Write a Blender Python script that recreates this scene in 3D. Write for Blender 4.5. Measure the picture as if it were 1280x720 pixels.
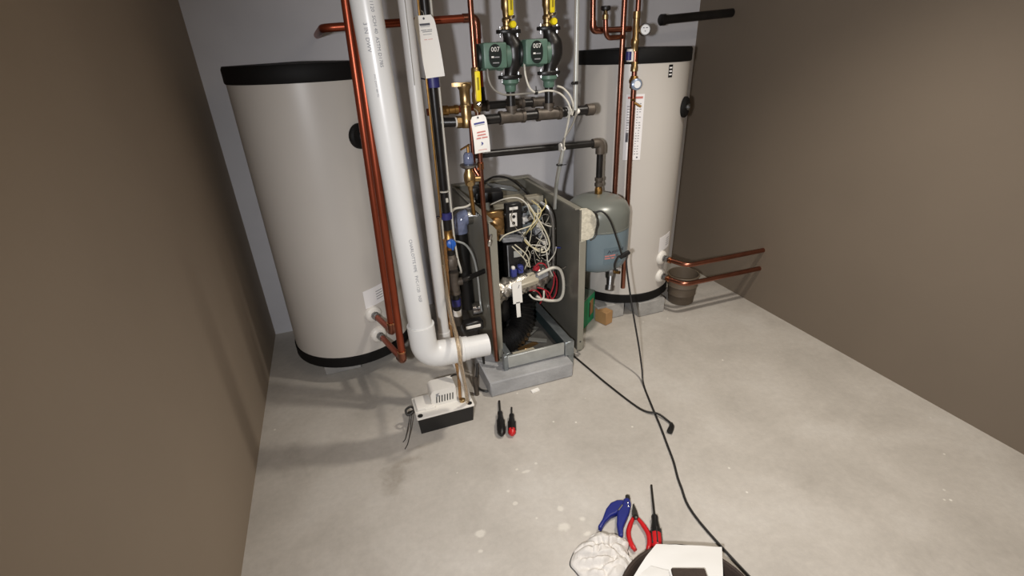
import bpy, bmesh, math, random
from math import sin, cos, pi, radians, sqrt, atan2
from mathutils import Vector, Matrix, noise

random.seed(7)
for o in list(bpy.data.objects):
    bpy.data.objects.remove(o)
S = bpy.context.scene
COL = S.collection

# ------------------------------------------------------------------ camera
PITCH, YAW, ROLL, EYE, FPX = radians(26), radians(19), radians(2.4), 1.55, 610.0
fw = Vector((sin(YAW) * cos(PITCH), cos(YAW) * cos(PITCH), -sin(PITCH)))
r0 = Vector((cos(YAW), -sin(YAW), 0))
d0 = fw.cross(r0)
rt = r0 * cos(ROLL) + d0 * sin(ROLL)
dn = d0 * cos(ROLL) - r0 * sin(ROLL)
cam_data = bpy.data.cameras.new('camera')
cam_data.sensor_width = 36.0
cam_data.lens = FPX / 1280.0 * 36.0
cam_data.clip_start = 0.02
cam = bpy.data.objects.new('camera', cam_data)
COL.objects.link(cam)
rot = Matrix((rt, -dn, -fw)).transposed().to_4x4()
cam.matrix_world = Matrix.Translation((0, 0, EYE)) @ rot
S.camera = cam

# ------------------------------------------------------------------ world, lights, exposure
S.view_settings.view_transform = 'Standard'
S.view_settings.look = 'None'
S.view_settings.gamma = 1.0
S.view_settings.use_curve_mapping = False
S.view_settings.exposure = 0.0
world = bpy.data.worlds.new('room_air')
S.world = world
world.use_nodes = True
world.node_tree.nodes['Background'].inputs[0].default_value = (1.0, 0.9, 0.78, 1)
world.node_tree.nodes['Background'].inputs[1].default_value = 0.03


def light(name, kind, loc, power, color, size, target=None, size_y=None):
    d = bpy.data.lights.new(name, kind)
    d.energy = power
    d.color = color
    if kind == 'AREA':
        d.shape = 'RECTANGLE'
        d.size = size
        d.size_y = size_y or size
    else:
        d.shadow_soft_size = size
    o = bpy.data.objects.new(name, d)
    o.location = loc
    if target is not None:
        o.rotation_euler = (Vector(target) - Vector(loc)).to_track_quat('-Z', 'Y').to_euler()
    COL.objects.link(o)
    return o


lamp = light('work_lamp', 'SPOT', (-0.23, -0.1, 1.55), 158, (0.975, 0.975, 1.0), 0.03, (-0.23 + 1.34, -0.1 + 1.29, 1.55 - 0.75))
lamp.data.spot_size = radians(132)
lamp.data.spot_blend = 1.0
light('fill_lamp', 'AREA', (1.15, 0.1, 2.5), 12, (1.0, 0.84, 0.66), 1.0, (1.15, 0.1, 0), 0.35)  # added soft fill from overhead, no fixture stands behind it
down = light('recessed_lamp', 'SPOT', (1.52, 1.24, 2.56), 140, (1.0, 0.93, 0.83), 0.07, (1.36, 1.40, 0))
down.data.spot_size = radians(104)
down.data.spot_blend = 1.0

# ------------------------------------------------------------------ materials
MATS = {}


def lin(c):
    return tuple(((v / 255.0) / 12.92 if v / 255.0 <= 0.04045 else (((v / 255.0) + 0.055) / 1.055) ** 2.4) for v in c)


def mat(name, rgb, rough=0.5, metal=0.0, var=0.0, scale=8.0, bump=0.0, bscale=None, spec=None, trans=0.0, alt=None, coat=0.0):
    m = bpy.data.materials.new(name)
    m.use_nodes = True
    nt = m.node_tree
    b = nt.nodes['Principled BSDF']
    c = lin(rgb)
    b.inputs['Base Color'].default_value = (*c, 1)
    b.inputs['Roughness'].default_value = rough
    b.inputs['Metallic'].default_value = metal
    if spec is not None:
        b.inputs['Specular IOR Level'].default_value = spec
    if trans:
        b.inputs['Transmission Weight'].default_value = trans
    if coat:
        b.inputs['Coat Weight'].default_value = coat
    if var or bump:
        tc = nt.nodes.new('ShaderNodeTexCoord')
        n = nt.nodes.new('ShaderNodeTexNoise')
        n.inputs['Scale'].default_value = scale
        n.inputs['Detail'].default_value = 5
        nt.links.new(tc.outputs['Object'], n.inputs['Vector'])
        if var:
            ramp = nt.nodes.new('ShaderNodeValToRGB')
            a = tuple(max(0, v * (1 - var)) for v in c)
            z = tuple(min(1, v * (1 + var)) for v in c) if alt is None else lin(alt)
            ramp.color_ramp.elements[0].position = 0.32
            ramp.color_ramp.elements[1].position = 0.68
            ramp.color_ramp.elements[0].color = (*a, 1)
            ramp.color_ramp.elements[1].color = (*z, 1)
            nt.links.new(n.outputs['Fac'], ramp.inputs['Fac'])
            nt.links.new(ramp.outputs['Color'], b.inputs['Base Color'])
        if bump:
            n2 = n
            if bscale:
                n2 = nt.nodes.new('ShaderNodeTexNoise')
                n2.inputs['Scale'].default_value = bscale
                n2.inputs['Detail'].default_value = 4
                nt.links.new(tc.outputs['Object'], n2.inputs['Vector'])
            bp = nt.nodes.new('ShaderNodeBump')
            bp.inputs['Strength'].default_value = bump
            bp.inputs['Distance'].default_value = 0.01
            nt.links.new(n2.outputs['Fac'], bp.inputs['Height'])
            nt.links.new(bp.outputs['Normal'], b.inputs['Normal'])
    MATS[name] = m
    return m


mat('wall_paint', (212, 211, 214), 0.75, 0, 0.04, 3, 0.06, 60)
mat('taupe_brightened', (160, 146, 129), 0.8, 0, 0.03, 2, 0.05, 60)  # left wall's taupe, brightened in colour to stand in for missing light
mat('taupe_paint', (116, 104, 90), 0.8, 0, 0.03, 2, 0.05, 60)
mat('ceiling_paint', (190, 184, 174), 0.85)
mat('pvc', (204, 203, 200), 0.32, 0, 0.015, 4)
mat('pvc_print', (112, 114, 120), 0.6)
mat('pvc_grey', (192, 190, 187), 0.4, 0, 0.03, 5)
mat('copper', (152, 100, 82), 0.3, 1.0, 0.16, 11, 0.03)
mat('copper_red', (150, 72, 48), 0.36, 0.75, 0.12, 9)
mat('solder', (190, 134, 98), 0.22, 1.0, 0.15, 40)
mat('brass', (172, 146, 104), 0.36, 1.0, 0.14, 30, 0.05)
mat('brass_dull', (158, 122, 72), 0.42, 1.0, 0.2, 25, 0.1)
mat('black_iron', (30, 28, 27), 0.36, 0.2, 0.3, 18, 0.08)
mat('iron_fitting', (84, 76, 68), 0.5, 0.4, 0.25, 25, 0.15)
mat('chrome', (196, 196, 196), 0.18, 1.0)
mat('steel', (150, 150, 150), 0.34, 1.0, 0.1, 20)
mat('dark_steel', (70, 68, 64), 0.4, 0.9)
mat('galvanised', (150, 156, 158), 0.38, 0.75, 0.16, 22, 0.03)
mat('galv_light', (176, 178, 174), 0.45, 0.45, 0.08, 22)
mat('jacket', (142, 139, 127), 0.42, 0.25, 0.05, 7)
mat('jacket_in', (130, 127, 118), 0.36, 0.45, 0.1, 5)
mat('insulation', (196, 190, 172), 0.8, 0, 0.12, 60, 0.5)
mat('foil', (176, 170, 160), 0.34, 0.8, 0.25, 45, 0.6)
mat('pump_green', (86, 114, 100), 0.45, 0.0, 0.1, 14, 0.05)
mat('pump_dark', (20, 28, 26), 0.4)
mat('black_plastic', (24, 23, 23), 0.4)
mat('black_rubber', (18, 17, 17), 0.42)
mat('cord_black', (26, 24, 22), 0.5)
mat('white_plastic', (226, 222, 214), 0.4, 0, 0.02, 9)
mat('white_matte', (226, 224, 218), 0.75)
mat('paper', (238, 235, 228), 0.85)
mat('ink_black', (84, 84, 90), 0.8)
mat('ink_dark', (44, 46, 60), 0.7)
mat('ink_grey', (140, 140, 142), 0.8)
mat('ink_red', (196, 120, 112), 0.8)
mat('ink_blue', (60, 66, 130), 0.8)
mat('yellow', (236, 214, 24), 0.42)
mat('yellow_dark', (150, 132, 20), 0.5)
mat('blue_plastic', (38, 92, 178), 0.4)
mat('tape_blue', (44, 44, 104), 0.45)
mat('tank_shell', (196, 191, 184), 0.38, 0, 0.02, 3)
mat('tank_cap', (14, 13, 13), 0.65, spec=0.25)
mat('label_paper', (232, 230, 230), 0.5)
mat('exp_upper', (108, 111, 105), 0.32, 0.1, 0.04, 5)
mat('exp_lower', (112, 128, 136), 0.36, 0.1, 0.05, 6)
mat('concrete_block', (156, 154, 150), 0.9, 0, 0.14, 14, 0.35, 70)
mat('concrete_pad', (158, 158, 158), 0.85, 0, 0.14, 9, 0.3, 60)
mat('box_green', (34, 148, 98), 0.6, 0, 0.05, 12)
mat('box_grey', (122, 140, 124), 0.65)
mat('label_blue', (94, 110, 118), 0.5)
mat('carton', (166, 128, 84), 0.85, 0, 0.08, 12)
mat('cable_white', (198, 194, 182), 0.5)
mat('cable_grey', (132, 128, 120), 0.5)
mat('wire_cream', (196, 190, 168), 0.5)
mat('wire_yellow', (186, 172, 122), 0.5)
mat('wire_red', (150, 30, 42), 0.45)
mat('wire_blue', (52, 60, 128), 0.5)
mat('vinyl_amber', (196, 150, 98), 0.12, 0, 0.12, 30, trans=0.8)
mat('vinyl_clear', (224, 204, 176), 0.10, 0, trans=0.85)
mat('lens_blue', (126, 134, 162), 0.12, 0, 0.2, 30, trans=0.3)
mat('gauge_face', (224, 226, 228), 0.2)
mat('gauge_blue', (136, 150, 172), 0.25, 0.3)
mat('tool_red', (184, 26, 30), 0.32, 0, 0.08, 20)
mat('tool_blue', (26, 36, 112), 0.36, 0, 0.06, 20)
mat('paper_sheet', (212, 210, 205), 0.85)
mat('rag', (212, 207, 200), 0.95, 0, 0.05, 30, 0.25, 300)
mat('pouch', (52, 40, 32), 0.8, 0, 0.15, 30, 0.25, 120)
mat('pail', (96, 84, 70), 0.6, 0, 0.1, 10)
mat('board', (110, 116, 118), 0.5, 0.2, 0.4, 60, 0.4)
mat('component', (150, 152, 156), 0.4, 0.4, 0.2, 40)
mat('rust_metal', (150, 118, 78), 0.32, 0.85, 0.35, 12)
mat('tray_dark', (92, 90, 86), 0.5, 0.4, 0.2, 14)
mat('tray_wall_shaded', (70, 86, 88), 0.4, 0.6, 0.12, 12)  # galvanised webs; the shade inside the tray is put into their colour
mat('beige_metal', (186, 178, 158), 0.5, 0.2)
mat('grey_metal', (118, 118, 114), 0.45, 0.3)


def concrete_floor():
    m = bpy.data.materials.new('concrete_floor')
    m.use_nodes = True
    nt = m.node_tree
    N, L = nt.nodes, nt.links
    b = N['Principled BSDF']
    tc = N.new('ShaderNodeTexCoord')

    def noi(scale, detail=6, rough=0.6, dist=0.0):
        n = N.new('ShaderNodeTexNoise')
        n.inputs['Scale'].default_value = scale
        n.inputs['Detail'].default_value = detail
        n.inputs['Roughness'].default_value = rough
        n.inputs['Distortion'].default_value = dist
        L.new(tc.outputs['Object'], n.inputs['Vector'])
        return n

    def ramp(src, stops):
        r = N.new('ShaderNodeValToRGB')
        e = r.color_ramp.elements
        e[0].position, e[0].color = stops[0][0], (*stops[0][1], 1)
        e[1].position, e[1].color = stops[-1][0], (*stops[-1][1], 1)
        for p, c in stops[1:-1]:
            k = e.new(p)
            k.color = (*c, 1)
        L.new(src, r.inputs['Fac'])
        return r

    def mix(fac, a, c, mode='MIX'):
        x = N.new('ShaderNodeMix')
        x.data_type = 'RGBA'
        x.blend_type = mode
        for s, v in ((x.inputs[0], fac), (x.inputs[6], a), (x.inputs[7], c)):
            if hasattr(v, 'links') or hasattr(v, 'is_output'):
                L.new(v, s)
            else:
                s.default_value = v if isinstance(v, float) else (*v, 1)
        return x.outputs[2]
    base = ramp(noi(2.6, 6, 0.6, 0.4).outputs['Fac'], [(0.3, lin((170, 164, 155))), (0.52, lin((183, 177, 168))), (0.72, lin((193, 188, 180)))])
    fine = ramp(noi(38, 5, 0.7).outputs['Fac'], [(0.3, (0.86, 0.86, 0.86)), (0.7, (1.08, 1.08, 1.08))])
    col = mix(0.55, base.outputs['Color'], fine.outputs['Color'], 'MULTIPLY')
    stain = ramp(noi(1.7, 8, 0.7, 1.2).outputs['Fac'], [(0.58, (0, 0, 0)), (0.7, (1, 1, 1))])
    st = N.new('ShaderNodeMath'); st.operation = 'MULTIPLY'; st.inputs[1].default_value = 0.2
    L.new(stain.outputs['Color'], st.inputs[0])
    col = mix(st.outputs[0], col, lin((128, 120, 110)))
    # small drips and specks of white paint
    vor = N.new('ShaderNodeTexVoronoi')
    vor.inputs['Scale'].default_value = 11
    L.new(tc.outputs['Object'], vor.inputs['Vector'])
    sp = ramp(vor.outputs['Distance'], [(0.03, (1, 1, 1)), (0.07, (0, 0, 0))])
    gate = ramp(noi(1.9, 2).outputs['Fac'], [(0.5, (0, 0, 0)), (0.56, (1, 1, 1))])
    ml = N.new('ShaderNodeMath'); ml.operation = 'MULTIPLY'
    L.new(sp.outputs['Color'], ml.inputs[0]); L.new(gate.outputs['Color'], ml.inputs[1])
    col = mix(ml.outputs[0], col, lin((222, 218, 208)))
    # larger paint splashes at their places on the slab
    wob = noi(26, 4, 0.6)
    for x, y, rx, ry in ((0.535, 1.085, .022, .018), (0.245, 1.17, .018, .014), (0.225, 1.105, .009, .007), (0.555, 1.16, .012, .012), (0.61, 1.09, .012, .01),
                         (0.50, 1.375, .018, .007), (0.405, 1.245, .009, .008), (0.60, 1.03, .015, .010), (0.47, 1.40, .008, .006), (0.555, 1.40, .006, .006), (0.40, 1.31, .006, .006)):
        mp = N.new('ShaderNodeVectorMath'); mp.operation = 'SUBTRACT'
        L.new(tc.outputs['Object'], mp.inputs[0]); mp.inputs[1].default_value = (x, y, 0)
        ds = N.new('ShaderNodeVectorMath'); ds.operation = 'DIVIDE'
        L.new(mp.outputs[0], ds.inputs[0]); ds.inputs[1].default_value = (rx, ry, 1)
        ln = N.new('ShaderNodeVectorMath'); ln.operation = 'LENGTH'
        L.new(ds.outputs[0], ln.inputs[0])
        ad = N.new('ShaderNodeMath'); ad.operation = 'MULTIPLY_ADD'
        L.new(wob.outputs['Fac'], ad.inputs[0]); ad.inputs[1].default_value = 1.8
        L.new(ln.outputs['Value'], ad.inputs[2])
        r = ramp(ad.outputs[0], [(0.0, (0, 0, 0)), (1.0, (0, 0, 0))])
        mr = N.new('ShaderNodeMapRange')
        mr.inputs['From Min'].default_value = 2.1; mr.inputs['From Max'].default_value = 1.5
        mr.inputs['To Min'].default_value = 0; mr.inputs['To Max'].default_value = 0.6
        L.new(ad.outputs[0], mr.inputs['Value'])
        N.remove(r)
        col = mix(mr.outputs[0], col, lin((218, 213, 202)))
    for x, y, rx, ry in ((-.006, 1.57, .05, .05), (.05, 1.62, .07, .02), (.13, 1.68, .05, .012), (-.02, 1.50, .04, .05)):
        mp = N.new('ShaderNodeVectorMath'); mp.operation = 'SUBTRACT'
        L.new(tc.outputs['Object'], mp.inputs[0]); mp.inputs[1].default_value = (x, y, 0)
        ds = N.new('ShaderNodeVectorMath'); ds.operation = 'DIVIDE'
        L.new(mp.outputs[0], ds.inputs[0]); ds.inputs[1].default_value = (rx, ry, 1)
        ln = N.new('ShaderNodeVectorMath'); ln.operation = 'LENGTH'
        L.new(ds.outputs[0], ln.inputs[0])
        ad = N.new('ShaderNodeMath'); ad.operation = 'MULTIPLY_ADD'
        L.new(wob.outputs['Fac'], ad.inputs[0]); ad.inputs[1].default_value = 2.2
        L.new(ln.outputs['Value'], ad.inputs[2])
        mr = N.new('ShaderNodeMapRange')
        mr.inputs['From Min'].default_value = 2.5; mr.inputs['From Max'].default_value = 1.2
        mr.inputs['To Min'].default_value = 0; mr.inputs['To Max'].default_value = 0.38
        L.new(ad.outputs[0], mr.inputs['Value'])
        col = mix(mr.outputs[0], col, lin((118, 108, 94)))
    L.new(col, b.inputs['Base Color'])
    b.inputs['Roughness'].default_value = 0.62
    bp = N.new('ShaderNodeBump')
    bp.inputs['Strength'].default_value = 0.12
    bp.inputs['Distance'].default_value = 0.01
    L.new(noi(45, 6, 0.65).outputs['Fac'], bp.inputs['Height'])
    L.new(bp.outputs['Normal'], b.inputs['Normal'])
    MATS['concrete_floor'] = m


concrete_floor()


# ------------------------------------------------------------------ mesh helpers
def frame(d):
    d = Vector(d).normalized()
    a = Vector((0, 0, 1)) if abs(d.z) < 0.9 else Vector((1, 0, 0))
    u = a.cross(d).normalized()
    return u, d.cross(u).normalized(), d


class M:
    def __init__(self):
        self.v, self.f = [], []

    def add(self, vs, fs):
        k = len(self.v)
        self.v += [Vector(p) for p in vs]
        self.f += [tuple(i + k for i in f) for f in fs]
        return self

    def box(self, c, s, R=None, bev=0.0, seg=1):
        bm = bmesh.new()
        bmesh.ops.create_cube(bm, size=1.0)
        for v in bm.verts:
            v.co = Vector((v.co.x * s[0], v.co.y * s[1], v.co.z * s[2]))
        if bev:
            bmesh.ops.bevel(bm, geom=bm.edges[:], offset=bev, segments=seg, affect='EDGES', profile=0.5)
        bm.verts.index_update()
        vs = [(R @ v.co if R else v.co) + Vector(c) for v in bm.verts]
        fs = [[v.index for v in f.verts] for f in bm.faces]
        bm.free()
        return self.add(vs, fs)

    def span(self, a, b, bev=0.0, seg=1):
        c = [(p + q) / 2 for p, q in zip(a, b)]
        return self.box(c, [abs(q - p) for p, q in zip(a, b)], None, bev, seg)

    def tube(self, pts, r, n=10, caps=True):
        pts = [Vector(p) for p in pts]
        rs = r if isinstance(r, (list, tuple)) else [r] * len(pts)
        T = []
        for i in range(len(pts)):
            a = pts[max(0, i - 1)]
            b = pts[min(len(pts) - 1, i + 1)]
            T.append((b - a).normalized())
        u, w, _ = frame(T[0])
        vs, fs = [], []
        for i, p in enumerate(pts):
            if i:
                q = T[i - 1].rotation_difference(T[i])
                u = (q @ u)
                u = (u - T[i] * u.dot(T[i])).normalized()
                w = T[i].cross(u)
            for k in range(n):
                a = 2 * pi * k / n
                vs.append(p + (u * cos(a) + w * sin(a)) * rs[i])
        for i in range(len(pts) - 1):
            for k in range(n):
                k2 = (k + 1) % n
                fs.append((i * n + k, i * n + k2, (i + 1) * n + k2, (i + 1) * n + k))
        if caps:
            fs.append(tuple(range(n - 1, -1, -1)))
            fs.append(tuple(range((len(pts) - 1) * n, len(pts) * n)))
        return self.add(vs, fs)

    def cyl(self, a, b, r, n=14, r2=None):
        return self.tube([a, b], [r, r if r2 is None else r2], n)

    def lathe(self, prof, o, axis=(0, 0, 1), n=20, sy=1.0):
        u, w, d = frame(axis)
        o = Vector(o)
        vs, fs = [], []
        m = len(prof)
        for r, h in prof:
            for k in range(n):
                a = 2 * pi * k / n
                vs.append(o + (u * cos(a) + w * sin(a) * sy) * r + d * h)
        for i in range(m - 1):
            for k in range(n):
                k2 = (k + 1) % n
                fs.append((i * n + k, i * n + k2, (i + 1) * n + k2, (i + 1) * n + k))
        if prof[0][0] > 1e-6:
            fs.append(tuple(range(n - 1, -1, -1)))
        if prof[-1][0] > 1e-6:
            fs.append(tuple(range((m - 1) * n, m * n)))
        return self.add(vs, fs)

    def ball(self, c, r, n=14, sq=(1, 1, 1)):
        k = len(self.v)
        self.lathe([(r * sin(pi * i / 8), -r * cos(pi * i / 8)) for i in range(9)], (0, 0, 0), (0, 0, 1), n)
        for v in self.v[k:]:
            v.x = v.x * sq[0] + c[0]; v.y = v.y * sq[1] + c[1]; v.z = v.z * sq[2] + c[2]
        return self

    def prism(self, pts, o, u, w, t, both=True):
        """polygon (a,b) in the plane o + a*u + b*w, extruded by t along u x w"""
        u, w, o = Vector(u), Vector(w), Vector(o)
        d = u.cross(w).normalized()
        n = len(pts)
        vs = [o + u * a + w * b for a, b in pts] + [o + u * a + w * b + d * t for a, b in pts]
        fs = [tuple(range(n - 1, -1, -1)), tuple(range(n, 2 * n))]
        fs += [(i, (i + 1) % n, n + (i + 1) % n, n + i) for i in range(n)]
        return self.add(vs, fs)

    def patch(self, c, R, a0, a1, z0, z1, t=0.0015, n=8, z_skew=0.0):
        """curved label lying on a vertical cylinder of radius R"""
        vs, fs = [], []
        for i in range(n + 1):
            a = radians(a0 + (a1 - a0) * i / n)
            for rr, zz in ((R, z0), (R + t, z0), (R + t, z1), (R, z1)):
                vs.append((c[0] + rr * cos(a), c[1] + rr * sin(a), zz + z_skew * i / n))
        for i in range(n):
            for k in range(4):
                k2 = (k + 1) % 4
                fs.append((i * 4 + k, i * 4 + k2, i * 4 + 4 + k2, i * 4 + 4 + k))
        fs += [(3, 2, 1, 0), (n * 4, n * 4 + 1, n * 4 + 2, n * 4 + 3)]
        return self.add(vs, fs)


def smooth(pts, k=5):
    """Catmull-Rom through the points"""
    p = [Vector(q) for q in pts]
    p = [p[0] * 2 - p[1]] + p + [p[-1] * 2 - p[-2]]
    out = []
    for i in range(1, len(p) - 2):
        for j in range(k):
            t = j / k
            a, b, c, d = p[i - 1], p[i], p[i + 1], p[i + 2]
            out.append(0.5 * ((2 * b) + (c - a) * t + (2 * a - 5 * b + 4 * c - d) * t * t + (3 * b - a - 3 * c + d) * t ** 3))
    out.append(p[-2])
    return out


def bend(pts, r, k=6):
    """polyline with its corners rounded to radius r"""
    p = [Vector(q) for q in pts]
    out = [p[0]]
    for i in range(1, len(p) - 1):
        a = (p[i - 1] - p[i]); b = (p[i + 1] - p[i])
        t = min(r, a.length * 0.48, b.length * 0.48)
        s, e = p[i] + a.normalized() * t, p[i] + b.normalized() * t
        for j in range(k + 1):
            q = j / k
            out.append(s * (1 - q) ** 2 + p[i] * 2 * q * (1 - q) + e * q * q)
    out.append(p[-1])
    return out


def build(name, m, material, parent=None, loc=None, angle=40, label=None):
    me = bpy.data.meshes.new(name)
    off = Vector((0, 0, 0))
    if parent is not None:
        q = parent
        while q is not None:
            off += q.location
            q = q.parent
    elif loc is not None:
        off = Vector(loc)
    me.from_pydata([v - off for v in m.v], [], m.f)
    bm = bmesh.new()
    bm.from_mesh(me)
    bmesh.ops.recalc_face_normals(bm, faces=bm.faces)
    bm.to_mesh(me)
    bm.free()
    me.shade_smooth()
    me.set_sharp_from_angle(angle=radians(angle))
    me.materials.append(MATS[material])
    o = bpy.data.objects.new(name, me)
    COL.objects.link(o)
    if parent is not None:
        o.parent = parent
    elif loc is not None:
        o.location = loc
    if label:
        o['label'] = label
    return o


def tag(o, label, cat, group=None):
    o['label'] = label
    o['category'] = cat
    if group:
        o['group'] = group
    return o


def thing(name, loc, label, cat, group=None):
    o = bpy.data.objects.new(name, None)
    o.empty_display_size = 0.05
    COL.objects.link(o)
    o.location = loc
    return tag(o, label, cat, group)


def struct(name, m, material):
    o = build(name, m, material)
    o['kind'] = 'structure'
    return o


def dup(o, delta, label=None, parent=None, top=True):
    c = o.copy()
    COL.objects.link(c)
    if top:
        c.location = o.location + Vector(delta)
        if label:
            c['label'] = label
    else:
        c.parent = parent
    for ch in list(o.children):
        dup(ch, delta, None, c, False)
    return c


def text2d(body, size):
    cu = bpy.data.curves.new('lettering', 'FONT')
    cu.body = body
    cu.size = size
    cu.resolution_u = 2
    t = bpy.data.objects.new('lettering', cu)
    COL.objects.link(t)
    me = t.to_mesh()
    vs = [v.co.copy() for v in me.vertices]
    fs = [tuple(p.vertices) for p in me.polygons]
    t.to_mesh_clear()
    bpy.data.objects.remove(t)
    bpy.data.curves.remove(cu)
    return vs, fs


def flat_text(body, size, o, u, w, center=True):
    vs, fs = text2d(body, size)
    wd = max(v.x for v in vs) if center and vs else 0
    o, u, w = Vector(o), Vector(u), Vector(w)
    d = u.cross(w).normalized() * 0.0004
    return M().add([o + u * (v.x - wd / 2) + w * v.y + d for v in vs], fs)


def rows(m, o, u, w, spec, h):
    """print too small to read: dashes (a0, a1, b) laid on a plane"""
    for a0, a1, b in spec:
        m.prism([(a0, b), (a1, b), (a1, b + h), (a0, b + h)], o, u, w, 0.0006)
    return m


# ------------------------------------------------------------------ the room
XL, XR, YB, YF, ZC = -0.55, 2.4, 3.0, -1.6, 2.6
struct('floor', M().span((XL - .1, YF - .1, -.1), (XR + .1, YB + .1, 0)), 'concrete_floor')
struct('wall_back', M().span((XL - .1, YB, 0), (XR + .1, YB + .1, ZC)), 'wall_paint')
struct('wall_left', M().span((XL - .1, YF, 0), (XL, YB, ZC)), 'taupe_brightened')
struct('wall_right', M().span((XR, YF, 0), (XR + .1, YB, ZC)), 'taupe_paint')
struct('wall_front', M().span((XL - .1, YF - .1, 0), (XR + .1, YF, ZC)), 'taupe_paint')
struct('ceiling', M().span((XL - .1, YF - .1, ZC), (XR + .1, YB + .1, ZC + .1)), 'ceiling_paint')

# ------------------------------------------------------------------ storage tanks
TLC, TR = Vector((-.072, 2.59, 0)), .312
DT = (1.732, .01, 0)


def make_tank():
    cx, cy = TLC.x, TLC.y
    t = thing('water_tank', (cx, cy, .1), 'pale grey water tank behind the white vent pipe, left of the boiler', 'tank', 'pale grey water tanks')
    build('shell', M().lathe([(TR, .155), (TR, 1.465)], (cx, cy, 0), n=64), 'tank_shell', t)
    build('cap', M().lathe([(TR + .002, 1.462), (TR + .006, 1.468), (TR + .006, 1.52), (TR, 1.532), (.0, 1.54)], (cx, cy, 0), n=64), 'tank_cap', t)
    build('base_ring', M().lathe([(TR - .01, .1), (TR + .006, .105), (TR + .006, .155), (TR, .16)], (cx, cy, 0), n=64), 'tank_cap', t)
    nrm = Vector((.34, -.94, 0)).normalized()
    for z, x in ((.371, .038), (.247, .046)):
        a = atan2(-.29, x - cx)
        p = Vector((cx + TR * cos(a), cy + TR * sin(a), z))
        c = build('port', M().lathe([(.043, -.006), (.043, .008), (.036, .017), (.018, .021)], p, nrm, 28), 'white_plastic', t)
        build('nipple', M().lathe([(.014, .018), (.021, .019), (.021, .030), (.016, .032), (.016, .040), (.020, .041), (.020, .052), (.015, .054)], p, nrm, 8), 'steel', c)
    build('sticker', M().patch((cx, cy), TR, -75, -54, .41, .505, z_skew=.012), 'label_paper', t)
    pr = M()
    for k in range(4):
        pr.patch((cx, cy), TR + .0016, -63, -56, .44 + k * .014, .444 + k * .014, .0004, 3, .004)
    build('print', pr, 'ink_grey', t)['kind'] = 'stuff'
    a = radians(-52)
    p = Vector((cx + TR * cos(a), cy + TR * sin(a), 1.232))
    n2 = Vector((cos(a), sin(a), 0))
    w = build('sensor_well', M().lathe([(.055, -.02), (.055, .012), (.048, .02), (.0, .021)], p, n2, 28), 'tank_cap', t)
    build('well_ring', M().lathe([(.011, .02), (.017, .02), (.017, .03), (.011, .03), (.011, .02)], p, n2, 18), 'steel', w)
    return t


tank_l = make_tank()
tank_r = dup(tank_l, DT, 'pale grey water tank behind the hanging expansion tank, right of the boiler')
cx, cy = TLC.x + DT[0], TLC.y + DT[1]
# printed label strip, warning print and black emblem: only on the right tank
build('label_strip', M().patch((cx, cy), TR, -125.5, -108.5, .985, 1.32, n=8), 'label_paper', tank_r)
for a_l, a_r, k0, k1 in ((-115, -113.2, 0, 20), (-112.6, -110.5, 0, 20), (-124, -121, 1, 13)):
    pr = M()
    for k in range(k0, k1):
        z = 1.272 - k * .0135
        if random.random() < .85:
            pr.patch((cx, cy), TR + .0016, a_l, a_r - random.random(), z, z + .004, .0004, 3)
    build('print', pr, 'ink_grey', tank_r)['kind'] = 'stuff'
build('heading_print', M().patch((cx, cy), TR + .0016, -124, -110, 1.298, 1.309, .0004, 6), 'ink_red', tank_r)
build('emblem_print', M().patch((cx, cy), TR + .0016, -124, -121.5, 1.08, 1.13, .0004, 3), 'ink_black', tank_r)
build('dot_print', M().patch((cx, cy), TR + .0016, -112.5, -111, .995, 1.003, .0004, 3), 'ink_black', tank_r)
build('maker_badge', M().patch((cx, cy), TR, -85.8, -81.2, 1.392, 1.452, n=4), 'tank_cap', tank_r)
pr = M()
for k in range(3):
    pr.patch((cx, cy), TR + .0016, -85.2, -82, 1.402 + k * .016, 1.409 + k * .016, .0004, 3)
build('badge_print', pr, 'label_paper', tank_r)['kind'] = 'stuff'

# concrete blocks that carry the tanks
BL = [((-.165, 2.5), 'grey concrete block under the front of the left tank'),
      ((.06, 2.62), 'grey concrete block under the right side of the left tank'),
      ((1.452, 2.425), 'grey concrete block under the right tank, beside the green carton'),
      ((1.715, 2.37), 'grey concrete block under the front of the right tank, right of the black cord'),
      ((1.66, 2.78), 'grey concrete block under the back of the right tank'),
      ((-.15, 2.76), 'grey concrete block under the back of the left tank')]
for k, ((x, y), lb) in enumerate(BL):
    m = M().box((x, y, .05), (.19, .19, .098), None, .004)
    tag(build('concrete_block', m, 'concrete_block', None, (x, y, 0)), lb, 'block', 'blocks under the tanks')


# ------------------------------------------------------------------ copper risers at the tank ports
def riser(base, port, elbow, top, label, group):
    t = thing('copper_pipe', base, label, 'pipe', group)
    p, e, q = Vector(port), Vector(elbow), Vector(top)
    build('riser', M().tube([e + Vector((0, 0, .02)), q], .0165, 14), 'copper_red', t)
    build('nipple', M().tube([p, e], .0145, 12), 'copper_red', t)
    d = (p - e).normalized()
    el = build('elbow', M().tube(bend([e + d * .045, e, e + Vector((0, 0, .05))], .03), .0195, 14), 'copper', t)
    build('solder_ring', M().lathe([(.0165, 0), (.021, .001), (.021, .01), (.0165, .011)], e + Vector((0, 0, .045)), (0, 0, 1), 14), 'solder', el)
    return t


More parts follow.
